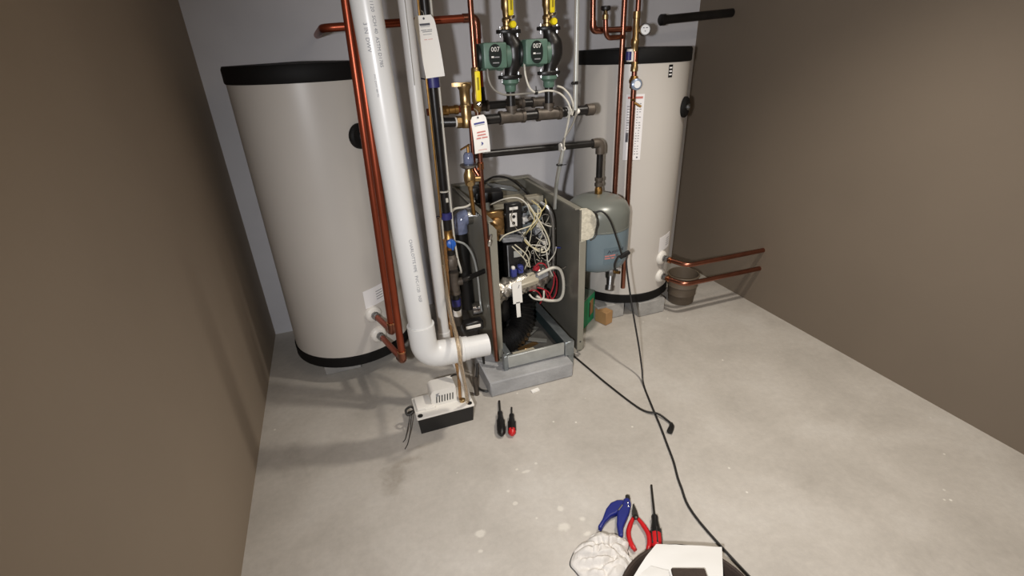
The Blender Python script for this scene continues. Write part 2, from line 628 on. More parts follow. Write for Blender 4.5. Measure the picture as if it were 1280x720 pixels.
riser((.106, 2.05, .38), (.055, 2.252, .371), (.106, 2.05, .385), (.155, 2.05, 2.6), 'reddish copper pipe from the upper port of the left tank', 'copper risers at the left tank')
riser((.126, 1.95, .27), (.063, 2.256, .247), (.126, 1.95, .283), (.167, 1.95, 2.6), 'reddish copper pipe from the lower port of the left tank, its elbow nearest the floor', 'copper risers at the left tank')
for z, lb in ((.371, 'upper'), (.247, 'lower')):
    t = thing('copper_pipe', (1.80, 2.2, z), 'copper pipe running right from the %s port of the right tank' % lb, 'pipe', 'copper pipes at the right tank ports')
    build('pipe_run', M().tube(bend([(1.787, 2.262, z), (1.835, 2.14, z), (2.4, 2.14, z)], .04), .0145, 12), 'copper', t)
    build('solder_ring', M().lathe([(.0145, 0), (.02, .001), (.02, .014), (.0145, .015)], (1.79, 2.254, z), (.37, -.93, 0), 14), 'solder', t)
t = thing('pail', (2.0, 2.36, 0), 'brown ribbed pail on the floor right of the right tank', 'bucket')
build('body', M().lathe([(.075, 0), (.08, .004), (.085, .06), (.09, .065), (.088, .07), (.092, .12), (.097, .125), (.094, .13), (.098, .19), (.103, .195), (.1, .2), (.094, .2), (.08, .01), (0, .01)], (2.0, 2.36, 0), n=28), 'pail', t)

# ------------------------------------------------------------------ white vent pipe
t = thing('vent_pipe', (.193, 1.65, .42), 'thick white plastic vent pipe with printed side and a bend to the right', 'pipe')
build('pipe', M().tube([(.193, 1.65, .575), (.14, 1.65, 2.6)], .0445, 28), 'pvc', t)
el = M().tube(bend([(.192, 1.65, .62), (.195, 1.65, .475), (.345, 1.65, .470)], .125, 10), .0525, 28)
build('elbow', el, 'pvc', t)
build('outlet_stub', M().tube([(.335, 1.65, .470), (.452, 1.65, .464)], .0455, 28).lathe([(.046, 0), (.049, .001), (.049, .022), (.046, .023)], (.345, 1.65, .4695), (1, 0, -.04), 28), 'pvc', t)
axis_x = lambda z: .193 + (.14 - .193) * (z - .575) / (2.6 - .575)


def wrap(body, size, ztop, ang, t):
    vs, fs = text2d(body, size)
    out = []
    for v in vs:
        z = ztop - v.x
        a = radians(ang) + v.y / .0449
        out.append((axis_x(z) + .0449 * cos(a), 1.65 + .0449 * sin(a), z))
    build('lettering', M().add(out, fs), 'pvc_print', t)


wrap('PVC-1120  SCH 40  ASTM D1785', .0145, 1.72, -82, t)
wrap('3 IN  DWV', .016, 1.635, -118, t)
wrap('PVC DWV 480 PSI', .008, 1.50, -112, t)
wrap('CHARLOTTE PIPE   PVC-1120   NSF', .016, .98, -84, t)

# narrow plastic riser
t = thing('plastic_pipe', (.32, 1.9, .34), 'narrow off-white plastic pipe between the thick vent pipe and the black gas pipe', 'pipe')
build('pipe', M().tube([(.314, 1.9, 2.6), (.320, 1.9, .40)], .0238, 20), 'pvc_grey', t)
build('seam_groove', M().span((.3115, 1.8745, 1.45), (.3145, 1.8785, 1.74)), 'cable_grey', t)
build('reducer', M().lathe([(.014, .33), (.018, .345), (.028, .38), (.028, .42), (.024, .422)], (.320, 1.9, 0), n=20), 'pvc_grey', t)

# ------------------------------------------------------------------ black gas pipe
gx, gy = .425, 2.1
t = thing('gas_pipe', (gx, gy, .3), 'black iron gas pipe with a blue handled cock, left of the boiler', 'pipe')
build('riser', M().tube([(.421, gy, 2.6), (gx, gy, .80)], .0178, 16), 'black_iron', t)
v = build('gas_cock', M().lathe([(.016, -.05), (.021, -.045), (.021, -.02), (.026, -.012), (.026, .012), (.021, .02), (.021, .045), (.016, .05)], (gx, gy, .775), n=12), 'brass_dull', t)
build('handle', M().lathe([(.0, .0), (.021, .0), (.023, .006), (.02, .02), (.008, .026), (0, .026)], (gx + .002, gy - .024, .765), (0, -1, .1), 16).box((gx + .004, gy - .05, .765), (.012, .012, .05), None, .004), 'blue_plastic', v)
build('nipple', M().tube([(gx, gy, .74), (gx + .003, gy, .70)], .0165, 14), 'black_iron', t)
build('union', M().lathe([(.02, .63), (.026, .632), (.026, .648), (.033, .65), (.033, .682), (.027, .69), (.02, .70)], (gx + .003, gy, 0), n=8), 'iron_fitting', t)
build('tee', M().tube([(gx + .005, gy, .61), (gx + .006, gy, .50)], .0235, 14).lathe([(.027, 0), (.027, .016)], (gx + .005, gy, .594), n=14).lathe([(.027, 0), (.027, .016)], (gx + .006, gy, .497), n=14).tube([(gx, gy, .555), (gx + .045, gy, .556)], .019, 14), 'iron_fitting', t)
build('branch', M().tube([(gx + .04, gy, .556), (.60, gy + .05, .565)], .0128, 12).lathe([(.016, 0), (.018, .002), (.018, .026), (.015, .028)], (gx + .045, gy, .556), (1, .3, .05), 6), 'black_iron', t)
build('drip_leg', M().tube([(gx + .006, gy, .50), (gx + .007, gy, .36)], .0178, 14), 'black_iron', t)
build('tape', M().lathe([(.018, .43), (.0225, .431), (.0225, .465), (.018, .466)], (gx + .006, gy, 0), n=14), 'tape_blue', t, label='purple tape wrap')
build('band', M().lathe([(.018, .375), (.021, .376), (.021, .405), (.018, .406)], (gx + .007, gy, 0), n=14), 'white_plastic', t, label='white band')
build('end_cap', M().lathe([(.018, .375), (.024, .372), (.024, .33), (.018, .322), (0, .32)], (gx + .007, gy, 0), n=14), 'iron_fitting', t)
for z, h in ((1.425, .05), (.875, .03)):
    tp = build('tape', M().lathe([(.0245, 0), (.0265, .001), (.0265, h), (.0245, h + .001)], (gx, gy, z), n=16), 'tape_blue', t, label='blue tape wrap')
    build('tie_tail', M().tube([(gx - .02, gy - .014, z + h * .6), (gx - .05, gy - .02, z + h * .75)], .003, 6), 'tape_blue', tp)
build('wire_tie', M().lathe([(.0235, 0), (.026, .001), (.026, .005), (.0235, .006)], (gx, gy, 1.0), n=16).box((gx + .006, gy - .02, .965), (.012, .006, .02), None, .002), 'cable_white', t)
for dx, lb in ((-.0235, 'left'), (.0235, 'right')):
    pts = [(gx - .004 + dx, gy - .006, 2.6), (gx + dx, gy - .006, 1.0), (gx + dx * 1.2, gy - .01, .72)]
    if dx < 0:
        pts += [(gx - .03, gy - .03, .6)]
    else:
        pts += [(gx + .04, gy - .02, .62), (gx + .05, gy + .05, .58)]
    tag(build('cable', M().tube(smooth(pts, 8), .0046, 8), 'cable_white', None, (gx + dx, gy, .6)), 'thin white cable taped along the %s side of the black gas pipe' % lb, 'cable', 'thin cables on the gas pipe')
tag(build('copper_line', M().tube(smooth([(.39, 2.06, 2.6), (.393, 2.06, 1.2), (.392, 2.06, .9)], 6), .0048, 8), 'brass_dull', None, (.39, 2.06, .9)), 'thin copper line between the narrow plastic pipe and the gas pipe', 'pipe')

# drain tubes that fall into the pump
tag(build('drain_tube', M().tube(smooth([(.385, 2.06, .9), (.376, 2.06, .83), (.368, 2.0, .66), (.335, 1.78, .585), (.314, 1.575, .555), (.322, 1.60, .434), (.352, 1.70, .24), (.368, 1.765, .105)], 7), .0085, 10), 'vinyl_clear', None, (.352, 1.7, .11)),
    'clear vinyl drain tube looping over the white outlet stub into the pump', 'tube')
tag(build('drain_tube', M().tube(smooth([(.395, 2.05, .8), (.385, 2.02, .62), (.362, 1.96, .45), (.348, 1.86, .34), (.350, 1.82, .22), (.343, 1.80, .102)], 7), .0075, 10), 'vinyl_amber', None, (.35, 1.82, .11)),
    'amber vinyl drain tube falling behind the white outlet stub into the pump', 'tube')
tag(build('drain_pipe', M().tube(smooth([(.322, 1.9, .345), (.335, 1.87, .30), (.365, 1.81, .20), (.380, 1.782, .108)], 5), .0118, 12), 'pvc_grey', None, (.38, 1.78, .11)),
    'thin white plastic drain pipe slanting down into the back of the pump', 'pipe')

# ------------------------------------------------------------------ paper tags
def paper_tag(name, quad, label, spec):
    """quad: upper left, upper right, lower right, lower left"""
    a, b, c, d = [Vector(q) for q in quad]
    t = thing(name, tuple((c + d) / 2), label, 'tag', 'paper tags on the pipes')
    m = M()
    nx, nz = 6, 14
    vs, fs = [], []
    u0 = (b - a)
    for j in range(nz + 1):
        q = j / nz
        inset = .13 * max(0, 1 - q * nz / 1.2)
        for i in range(nx + 1):
            s = i / nx
            s2 = inset + s * (1 - 2 * inset)
            p = (a * (1 - s2) + b * s2) * (1 - q) + (d * (1 - s2) + c * s2) * q
            p = p + Vector((0, -.010 * sin(q * pi) - .006 * (s - .5) ** 2 * 4, 0))
            vs.append(p)
    for j in range(nz):
        for i in range(nx):
            k = j * (nx + 1) + i
            fs.append((k, k + 1, k + nx + 2, k + nx + 1))
    n = len(vs)
    back = [p + Vector((0, .0012, 0)) for p in vs]
    bfs = [tuple(n + i for i in reversed(f)) for f in fs]
    m.add(vs + back, fs + bfs)
    build('card', m, 'paper', t)

    def point(s, q, lift=.0022):
        return (a * (1 - s) + b * s) * (1 - q) + (d * (1 - s) + c * s) * q + Vector((0, -.010 * sin(q * pi) - .006 * (s - .5) ** 2 * 4 - lift, 0))
    for s0, s1, q0, q1, ink in spec:
        k = 6
        vs = [point(s0 + (s1 - s0) * i / k, q) for q in (q0, q1) for i in range(k + 1)]
        build('print', M().add(vs, [(i, i + 1, i + k + 2, i + k + 1) for i in range(k)]), ink, t)
    h = (a + b) / 2 + (d - a) * .05
    build('eyelet', M().lathe([(.0, 0), (.004, 0), (.004, .001), (0, .001)], h + Vector((0, -.0035, 0)), (0, -1, 0), 12), 'ink_black', t)
    build('string', M().tube(smooth([h + Vector((0, -.003, 0)), h + Vector((.004, .012, .02)), h + Vector((.0, .04, .03))], 5), .0012, 6), 'cable_white', t)
    return t


paper_tag('paper_tag', ((.364, 2.055, 1.675), (.441, 2.05, 1.679), (.462, 2.045, 1.468), (.388, 2.05, 1.462)),
          'long white paper tag hanging on the black gas pipe', [
    (.24, .74, .125, .16, 'ink_black'), (.26, .72, .172, .18, 'ink_grey'), (.24, .52, .225, .237, 'ink_grey'), (.55, .78, .225, .237, 'ink_grey'), (.3, .76, .25, .262, 'ink_grey'),
    (.3, .72, .295, .303, 'ink_grey'), (.3, .45, .375, .382, 'ink_red'), (.5, .72, .375, .382, 'ink_red')])
paper_tag('paper_tag', ((.527, 1.955, 1.318), (.590, 1.953, 1.326), (.601, 1.95, 1.181), (.536, 1.952, 1.177)),
          'short white paper tag with red print hanging under the yellow valve handle', [
    (.17, .86, .17, .215, 'ink_blue'), (.2, .84, .235, .25, 'ink_grey'), (.28, .82, .41, .445, 'ink_red'), (.28, .82, .49, .525, 'ink_red'), (.2, .5, .57, .605, 'ink_red'), (.55, .9, .57, .605, 'ink_red'),
    (.47, .55, .70, .72, 'ink_blue'), (.5, .6, .72, .77, 'ink_blue'), (.47, .55, .77, .79, 'ink_blue'), (.25, .8, .91, .925, 'ink_red')])

# ------------------------------------------------------------------ copper feed with the yellow ball valve
t = thing('copper_pipe', (.587, 2.0, .13), 'long copper drop pipe with yellow valve, ending at the boiler foot', 'pipe')
build('riser', M().tube([(.566, 2.0, 2.6), (.575, 2.0, 1.48)], .0112, 12), 'copper', t)
v = build('valve_body', M().lathe([(.012, 1.33), (.016, 1.335), (.016, 1.36), (.02, 1.37), (.02, 1.40), (.016, 1.41), (.016, 1.49), (.012, 1.495)], (.574, 2.0, 0), n=12), 'brass', t)
build('handle', M().box((.570, 1.958, 1.428), (.021, .008, .108), None, .005, 2), 'yellow', v)
build('handle_slot', M().span((.5665, 1.952, 1.415), (.5735, 1.9545, 1.46)), 'yellow_dark', v)
build('stem_nut', M().lathe([(.009, 0), (.009, .03), (.004, .032), (.004, .036)], (.572, 1.985, 1.362), (0, -1, 0), 6), 'chrome', v)
build('drop_tube', M().tube(bend([(.574, 2.0, 1.33), (.570, 2.0, 1.03), (.578, 1.995, .60), (.588, 1.992, .13)], .1), .0112, 12), 'copper', t)
build('coupling', M().lathe([(.0115, 0), (.0145, .001), (.0145, .03), (.0115, .031)], (.571, 2.0, 1.10), n=12), 'solder', t)

# relief valve
t = thing('relief_valve', (.52, 2.0, 1.03), 'brass relief valve with a blue cap above the left panel of the boiler', 'valve')
build('body', M().lathe([(.010, 1.02), (.012, 1.035), (.02, 1.04), (.025, 1.06), (.025, 1.085), (.018, 1.10), (.016, 1.115)], (.520, 2.0, 0), n=16), 'brass', t)
build('flange', M().lathe([(.014, 1.108), (.032, 1.116), (.036, 1.122), (.036, 1.128), (.02, 1.132)], (.519, 2.0, 0), n=18), 'steel', t)
build('cap', M().lathe([(.02, 1.13), (.0215, 1.135), (.0205, 1.165), (.014, 1.176), (0, 1.178)], (.521, 2.0, 0), n=18), 'lens_blue', t)
build('lever', M().tube([(.523, 2.0, 1.175), (.523, 2.0, 1.205)], .007, 8).box((.508, 1.99, 1.2), (.045, .012, .006), Matrix.Rotation(radians(-25), 3, 'Y'), .002), 'brass_dull', t)
build('side_port', M().tube([(.52, 2.0, 1.065), (.565, 2.0, 1.062)], .013, 12).tube([(.52, 2, 1.06), (.515, 1.975, 1.05)], .014, 8), 'brass', t)
build('nipple', M().tube([(.52, 2.0, 1.03), (.535, 2.03, .90)], .009, 10), 'brass_dull', t)

build('bypass_tube', M().tube(bend([(.548, 2.02, 1.30), (.548, 2.02, 1.10), (.571, 2.0, 1.06)], .02), .0095, 10), 'copper', t)

# brass air separator
t = thing('air_separator', (.55, 2.09, 1.26), 'tall brass fitting with a lipped top beside the yellow valve handle', 'fitting')
build('body', M().lathe([(.024, 1.262), (.027, 1.27), (.027, 1.30), (.022, 1.31), (.022, 1.345), (.025, 1.348), (.025, 1.352), (.022, 1.356), (.0225, 1.41), (.028, 1.418), (.028, 1.432), (.02, 1.438)], (.55, 2.09, 0), n=18), 'brass', t)
build('lip', M().prism([(-.055, .0), (-.03, -.012), (.025, -.01), (.03, .012), (-.035, .016), (-.052, .01)], (.55, 2.08, 1.425), (1, 0, 0), (0, 1, 0), .014), 'brass', t)
build('inlet', M().lathe([(.018, 0), (.025, .002), (.025, .02), (.02, .022), (.02, .04)], (.505, 2.095, 1.286), (1, 0, 0), 8), 'brass', t)
build('packing', M().lathe([(.02, 0), (.021, .01)], (.501, 2.095, 1.286), (1, 0, 0), 14), 'white_plastic', t)

# ------------------------------------------------------------------ iron headers and circulators
HZ = 1.288
t = thing('header_pipe', (.8, 2.1, HZ), 'front black iron header pipe below the two green pumps', 'pipe')
build('pipe', M().tube([(.575, 2.1, HZ - .003), (1.13, 2.1, HZ + .003)], .0205, 16), 'black_iron', t)
for x in (.756, .930):
    te = build('tee', M().tube([(x - .056, 2.1, HZ), (x + .056, 2.1, HZ)], .0255, 16)
               .lathe([(.0285, 0), (.0285, .014)], (x - .058, 2.1, HZ), (1, 0, 0), 16).lathe([(.0285, 0), (.0285, .014)], (x + .044, 2.1, HZ), (1, 0, 0), 16)
               .tube([(x, 2.1, HZ), (x, 2.1, HZ + .045)], .0225, 16).lathe([(.0265, 0), (.0265, .014)], (x, 2.1, HZ + .032), n=16), 'iron_fitting', t)
build('end_cap', M().lathe([(.02, -.03), (.026, -.028), (.026, .005), (.02, .012), (0, .013)], (1.145, 2.1, HZ + .003), (1, 0, 0), 16), 'iron_fitting', t)
tag(build('iron_stub', M().tube([(.425, 2.125, HZ), (.51, 2.1, HZ - .002)], .0195, 14).lathe([(.021, 0), (.0235, .001), (.0235, .02), (.021, .021)], (.44, 2.12, HZ), (1, -.25, 0), 14), 'black_iron', None, (.43, 2.12, HZ)), 'short black iron pipe between the gas pipe and the tall brass fitting', 'pipe')

t = thing('header_pipe', (.88, 2.35, 1.31), 'rear black iron header pipe near the wall behind the pump stubs', 'pipe')
build('pipe', M().tube([(.70, 2.35, 1.318), (1.04, 2.35, 1.313)], .0185, 14), 'black_iron', t)
for x, l in ((.70, .03), (.865, .045), (1.0, .05)):
    build('coupling', M().lathe([(.02, -l), (.026, -l + .002), (.026, -l + .014), (.0225, -l + .016), (.0225, l - .016), (.026, l - .014), (.026, l - .002), (.02, l)], (x, 2.35, 1.316), (1, 0, 0), 14), 'iron_fitting', t)
build('riser', M().tube([(.70, 2.35, 1.33), (.695, 2.35, 1.40)], .0185, 14), 'black_iron', t)
t = thing('copper_pipe', (.53, 2.3, 1.31), 'short copper pipe with a brass end passing behind the tall brass fitting', 'pipe')
build('pipe', M().tube([(.425, 2.3, 1.313), (.58, 2.3, 1.316), (.69, 2.345, 1.317)], .016, 12), 'copper_red', t)
build('fitting', M().lathe([(.016, 0), (.022, .002), (.022, .03), (.018, .034), (.018, .06), (.021, .062), (.021, .078), (.015, .08)], (.49, 2.3, 1.315), (1, 0, 0), 10), 'brass_dull', t)

t = thing('copper_pipe', (.4, 2.35, 1.4), 'horizontal copper pipe high on the wall, turning down behind the yellow valve', 'pipe')
build('pipe', M().tube(bend([(.03, 3.0, 1.655), (.05, 2.35, 1.657), (.695, 2.35, 1.683), (.695, 2.35, 1.38)], .05), .0162, 14), 'copper_red', t)
build('elbow', M().tube(bend([(.635, 2.35, 1.681), (.695, 2.35, 1.683), (.695, 2.35, 1.60)], .045), .019, 14), 'copper', t)
build('coupling', M().lathe([(.017, 0), (.020, .001), (.020, .025), (.017, .026)], (.44, 2.35, 1.674), (1, 0, .04), 14), 'solder', t)


def circulator():
    x, y = .754, 2.1
    t = thing('circulator_pump', (x, y, 1.33), 'left green circulator pump on the header pipe', 'pump', 'green circulator pumps')
    build('stub', M().tube([(x, y, 1.325), (x, y, 1.405)], .0185, 14), 'black_iron', t)
    build('companion_flange', M().lathe([(.02, 1.39), (.024, 1.395), (.024, 1.415), (.036, 1.425), (.036, 1.438)], (x, y, 0), n=18), 'pump_green', t)
    for z in (1.448, 1.617):
        fl = build('flange', M().lathe([(.029, -.007), (.030, -.005), (.030, .005), (.029, .007)], (x, y, z), n=24, sy=1.75), 'black_plastic', t)
        for s in (-1, 1):
            build('bolt', M().lathe([(.003, -.020), (.003, .018)], (x + s * .037, y - .004, z), n=8).lathe([(.006, .008), (.006, .014)], (x + s * .037, y - .004, z), n=6).lathe([(.006, -.016), (.006, -.009)], (x + s * .037, y - .004, z), n=6), 'steel', fl)
    build('volute', M().tube(smooth([(x, y, 1.445), (x + .006, y, 1.475), (x + .018, y, 1.51), (x + .018, y, 1.555), (x + .006, y, 1.59), (x, y, 1.617)], 4), [.026, .026, .026, .027, .029, .031, .034, .037, .04, .041, .041, .041, .041, .04, .036, .033, .03, .027, .026, .026, .026], 16), 'black_iron', t)
    mo = build('motor', M().lathe([(.03, 0), (.046, .004), (.05, .012), (.05, .085), (.054, .088), (.054, .105), (.045, .11), (.045, .135)], (x - .142, y - .005, 1.527), (1, 0, 0), 22), 'pump_green', t)
    build('rear_cap', M().lathe([(.0, -.006), (.034, -.004), (.047, .0), (.0505, .006), (.0505, .012)], (x - .146, y - .005, 1.527), (1, 0, 0), 22), 'pump_dark', mo)
    bx = build('terminal_box', M().box((x - .086, y - .055, 1.532), (.098, .05, .094), None, .008, 2), 'pump_green', t)
    oval = [(.026 * cos(a) * (1 if abs(cos(a)) < .9 else 1), .042 * (abs(sin(a)) ** .75) * (1 if sin(a) >= 0 else -1)) for a in [2 * pi * k / 24 for k in range(24)]]
    n = build('name_plate', M().prism(oval, (x - .088, y - .0802, 1.531), (1, 0, 0), (0, 0, 1), .004), 'pump_dark', bx)
    return t, bx


p1, bx1 = circulator()


def pump_marks(bx, dx):
    pass


m = flat_text('007', .024, (.754 - .088, 2.1 - .0848, 1.546), (1, 0, 0), (0, 0, 1))
m.add(*(lambda q: (q.v, q.f))(M().box((.754 - .1, 2.0152, 1.527), (.010, .001, .006))))
nm = build('model_number', m, 'white_matte', p1)
rows(mm := M(), (.754 - .088, 2.0155, 1.50), (1, 0, 0), (0, 0, 1), [(-.004, .016, .024), (-.012, .014, .004)], .004)
build('plate_print', mm, 'ink_grey', p1)['kind'] = 'stuff'
p2 = dup(p1, (.177, 0, .007), 'right green circulator pump on the header pipe')


def pump_valve():
    x, y = .748, 2.1
    t = thing('ball_valve', (x, y, 1.625), 'brass ball valve with yellow handle on top of the left green pump', 'valve', 'brass valves on the pumps')
    build('body', M().lathe([(.022, 1.625), (.022, 1.634), (.017, 1.638), (.017, 1.65), (.02, 1.652), (.02, 1.662), (.015, 1.668), (.017, 1.69), (.021, 1.70), (.021, 1.74), (.016, 1.75), (.018, 1.78)], (x, y, 0), n=12), 'brass', t)
    build('upper_pipe', M().tube([(x, y, 1.77), (x, y, 2.593)], .0145, 12), 'copper', t)
    h = build('handle', M().box((x + .003, y - .045, 1.713), (.021, .009, .085), None, .005, 2), 'yellow', t)
    build('handle_slot', M().span((x - .0005, y - .0515, 1.69), (x + .0065, y - .049, 1.735)), 'yellow_dark', h)
    build('stem', M().lathe([(.008, 0), (.008, .035), (.004, .036), (.004, .04)], (x + .012, y - .01, 1.668), (0, -1, 0), 6), 'chrome', t)
    build('drain_knob', M().lathe([(.006, 0), (.006, .03), (.0125, .032), (.0135, .036), (.0135, .046), (.011, .05), (0, .05)], (x + .008, y - .008, 1.640), (0, -1, 0), 14), 'yellow', t, label='round yellow knob')
    return t


v1 = pump_valve()
v2 = dup(v1, (.177, 0, .007), 'brass ball valve with yellow handle on top of the right green pump')

# pump cables
tag(build('cable', M().tube(smooth([(.64, 2.05, 1.50), (.640, 2.04, 1.446), (.66, 2.04, 1.408), (.700, 2.045, 1.386), (.752, 2.06, 1.381), (.805, 2.05, 1.383), (.852, 2.04, 1.384)], 6), .0042, 8), 'cable_grey', None, (.7, 2.04, 1.38)), 'grey cable looping down from the left green pump', 'cable', 'pump cables')
tag(build('cable', M().tube(smooth([(.80, 2.05, 1.50), (.800, 2.04, 1.452), (.815, 2.035, 1.405), (.845, 2.035, 1.385), (.90, 2.05, 1.388), (.952, 2.05, 1.378), (.992, 2.05, 1.346), (1.014, 2.045, 1.300)], 6), .0042, 8), 'cable_white', None, (.84, 2.035, 1.38)), 'white cable looping from the right green pump to the conduit', 'cable', 'pump cables')
tag(build('cable', M().tube(smooth([(.94, 2.03, 1.405), (.973, 2.04, 1.393), (1.005, 2.04, 1.36), (1.024, 2.045, 1.315), (1.02, 2.05, 1.28)], 6), .0042, 8), 'cable_white', None, (.97, 2.04, 1.38)), 'white cable arching right of the right pump above the other cable', 'cable', 'pump cables')
tag(build('cable_tie', M().lathe([(.007, 0), (.009, .001), (.009, .012), (.007, .013)], (.838, 2.036, 1.385), (1, 0, 0), 10).tube([(.845, 2.036, 1.39), (.842, 2.03, 1.41)], .002, 6), 'black_plastic', None, (.84, 2.036, 1.38)), 'black tie holding the pump cables together', 'tie')

# ------------------------------------------------------------------ conduit and its cables
t = thing('conduit', (1.04, 2.062, 1.29), 'grey metal conduit running up the wall right of the pumps', 'conduit')
build('pipe', M().tube([(1.039, 2.058, 2.6), (1.039, 2.058, 1.30)], .0108, 14), 'galv_light', t)
build('cable_run', M().tube([(1.024, 2.046, 2.6), (1.025, 2.044, 1.30)], .004, 8), 'cable_grey', t)
build('strap', M().lathe([(.011, 0), (.0125, .001), (.0125, .012), (.011, .013)], (1.037, 2.056, 1.405), n=14).box((1.022, 2.042, 1.411), (.022, .012, .012), None, .003), 'black_plastic', t, label='black strap')
tag(build('strap', M().lathe([(.023, -.004), (.026, -.003), (.026, .003), (.023, .004)], (1.02, 2.1, 1.289), (1, 0, 0), 16).ball((1.02, 2.07, 1.29), .011), 'white_plastic', None, (1.02, 2.07, 1.289)), 'white cable strap on the header pipe, left of the conduit', 'strap', 'white straps on the header')
tag(build('strap', M().lathe([(.023, -.004), (.026, -.003), (.026, .003), (.023, .004)], (1.057, 2.1, 1.289), (1, 0, 0), 16).ball((1.057, 2.07, 1.292), .012), 'white_plastic', None, (1.057, 2.07, 1.289)), 'white cable strap on the header pipe, under the conduit', 'strap', 'white straps on the header')
for k, (dx, lb) in enumerate(((0, 'left'), (.016, 'right'))):
    pts = [(1.018 + dx * 2, 2.06, 1.305), (1.012 + dx * 1.6, 2.075, 1.24), (1.008 - dx * .2, 2.10, 1.17), (1.012, 2.115, 1.125)]
    tag(build('cable', M().tube(smooth(pts, 6), .0048, 8), 'cable_white' if k == 0 else 'cable_grey', None, (1.01, 2.11, 1.13)), '%s white cable dropping from the header to the black pipe' % lb, 'cable', 'cables below the header')
tag(build('strap', M().lathe([(.018, -.004), (.0205, -.003), (.0205, .003), (.018, .004)], (1.012, 2.15, 1.126), (1, 0, 0), 16).ball((1.014, 2.124, 1.125), .012), 'white_plastic', None, (1.012, 2.12, 1.126)), 'white cable strap on the lower black pipe', 'strap')
t = thing('flexible_conduit', (1.03, 2.2, .8), 'light grey sheathed cable run from the black pipe into the right boiler panel', 'conduit')
build('sheath', M().tube(smooth([(1.010, 2.12, 1.12), (1.005, 2.13, 1.07), (1.006, 2.17, .98), (1.020, 2.22, .90), (1.03, 2.25, .80)], 6), .0095, 10), 'galv_light', t)
build('side_wire', M().tube(smooth([(1.000, 2.11, 1.12), (.992, 2.12, 1.07), (.994, 2.16, .98), (1.01, 2.21, .90), (1.018, 2.24, .80)], 6), .0035, 8), 'cable_grey', t)
build('tie', M().lathe([(.0135, 0), (.0155, .001), (.0155, .007), (.0135, .008)], (1.0, 2.135, 1.045), n=12).tube([(1.01, 2.12, 1.05), (1.025, 2.11, 1.052)], .002, 6), 'black_plastic', t)

# ------------------------------------------------------------------ black pipe and hanging expansion tank
EX, EY = 1.254, 2.2
t = thing('black_pipe', (EX, EY, .9), 'black iron pipe running right above the boiler and turning down to the expansion tank', 'pipe')
build('pipe', M().tube([(.56, 2.14, 1.136), (EX - .02, EY - .002, 1.118)], .0162, 14), 'black_iron', t)
build('elbow', M().tube(bend([(EX - .045, EY, 1.118), (EX, EY, 1.117), (EX, EY, 1.065)], .03), .0235, 14), 'iron_fitting', t)
build('drop', M().tube([(EX, EY, 1.08), (EX, EY, .93)], .0165, 14), 'black_iron', t)
build('coupling', M().lathe([(.017, .0), (.022, .002), (.022, .016), (.018, .018), (.018, .028), (.022, .03), (.022, .044), (.017, .046)], (EX, EY, .9), n=14), 'iron_fitting', t)
t = thing('expansion_tank', (EX, EY, .45), 'grey expansion tank hanging under the black pipe, right of the boiler', 'tank')
build('upper_shell', M().lathe([(.0, .862), (.03, .861), (.08, .852), (.12, .838), (.148, .818), (.163, .79), (.168, .765), (.168, .700)], (EX, EY, 0), n=48), 'exp_upper', t, label='grey-green upper shell')
build('seam', M().lathe([(.167, .694), (.1695, .696), (.1695, .702), (.167, .704)], (EX, EY, 0), n=48), 'exp_upper', t)
build('lower_shell', M().lathe([(.168, .70), (.168, .54), (.163, .51), (.150, .485), (.12, .465), (.06, .455), (0, .453)], (EX, EY, 0), n=48), 'exp_lower', t, label='blue-grey lower shell')
build('fitting', M().lathe([(.018, .855), (.02, .858), (.02, .885), (.016, .9), (.012, .905)], (EX, EY, 0), n=8), 'brass_dull', t)
build('label_plate', M().patch((EX, EY), .168, -106, -70, .53, .62, .0008, 12), 'label_blue', t)
vs, fs = text2d('Amtrol', .036)
m = M().add([(EX + .1693 * cos(radians(-100) + v.x / .169), EY + .1693 * sin(radians(-100) + v.x / .169), .588 + v.y * .75 + v.x * .03) for v in vs], fs)
build('lettering', m, 'ink_dark', t)
m = M()
for a0, a1, z in ((-104, -96, .573), (-95, -84, .574), (-104, -94, .56), (-92, -86, .56)):
    m.patch((EX, EY), .1688, a0, a1, z, z + .006, .0005, 4)
build('red_print', m, 'ink_red', t)['kind'] = 'stuff'
build('mark', M().patch((EX, EY), .1688, -82, -77, .565, .58, .0005, 3), 'ink_black', t)

# ------------------------------------------------------------------ copper drops in front of the right tank
t = thing('copper_pipe', (1.43, 2.33, .37), 'left copper drop pipe in front of the right tank, going behind the expansion tank', 'pipe')
build('pipe', M().tube([(1.424, 2.33, 2.6), (1.432, 2.33, .375)], .0135, 14), 'copper', t)
t = thing('hose_bib', (1.425, 2.32, .24), 'grey metal drain valve at the foot of the left copper drop pipe', 'valve')
build('body', M().lathe([(.017, .40), (.024, .395), (.024, .37), (.018, .362), (.024, .345), (.033, .325), (.030, .295), (.018, .28)], (1.432, 2.33, 0), n=8), 'steel', t)
build('outlet', M().tube([(1.432, 2.325, .31), (1.408, 2.29, .245)], [.026, .020], 10).lathe([(.022, 0), (.027, .002), (.027, .03), (.022, .032)], (1.412, 2.296, .258), (-.4, -.5, -1), 12), 'steel', t)
build('stem', M().tube([(1.445, 2.32, .33), (1.468, 2.285, .335)], .010, 8), 'brass_dull', t)
t = thing('copper_pipe', (1.49, 2.29, .23), 'right copper drop pipe in front of the right tank, with brass fittings on it', 'pipe')
build('pipe', M().tube([(1.464, 2.28, 2.6), (1.474, 2.28, 1.40)], .0125, 14), 'copper', t)
build('lower_pipe', M().tube([(1.476, 2.28, 1.36), (1.493, 2.28, .232)], .0135, 14), 'copper', t)
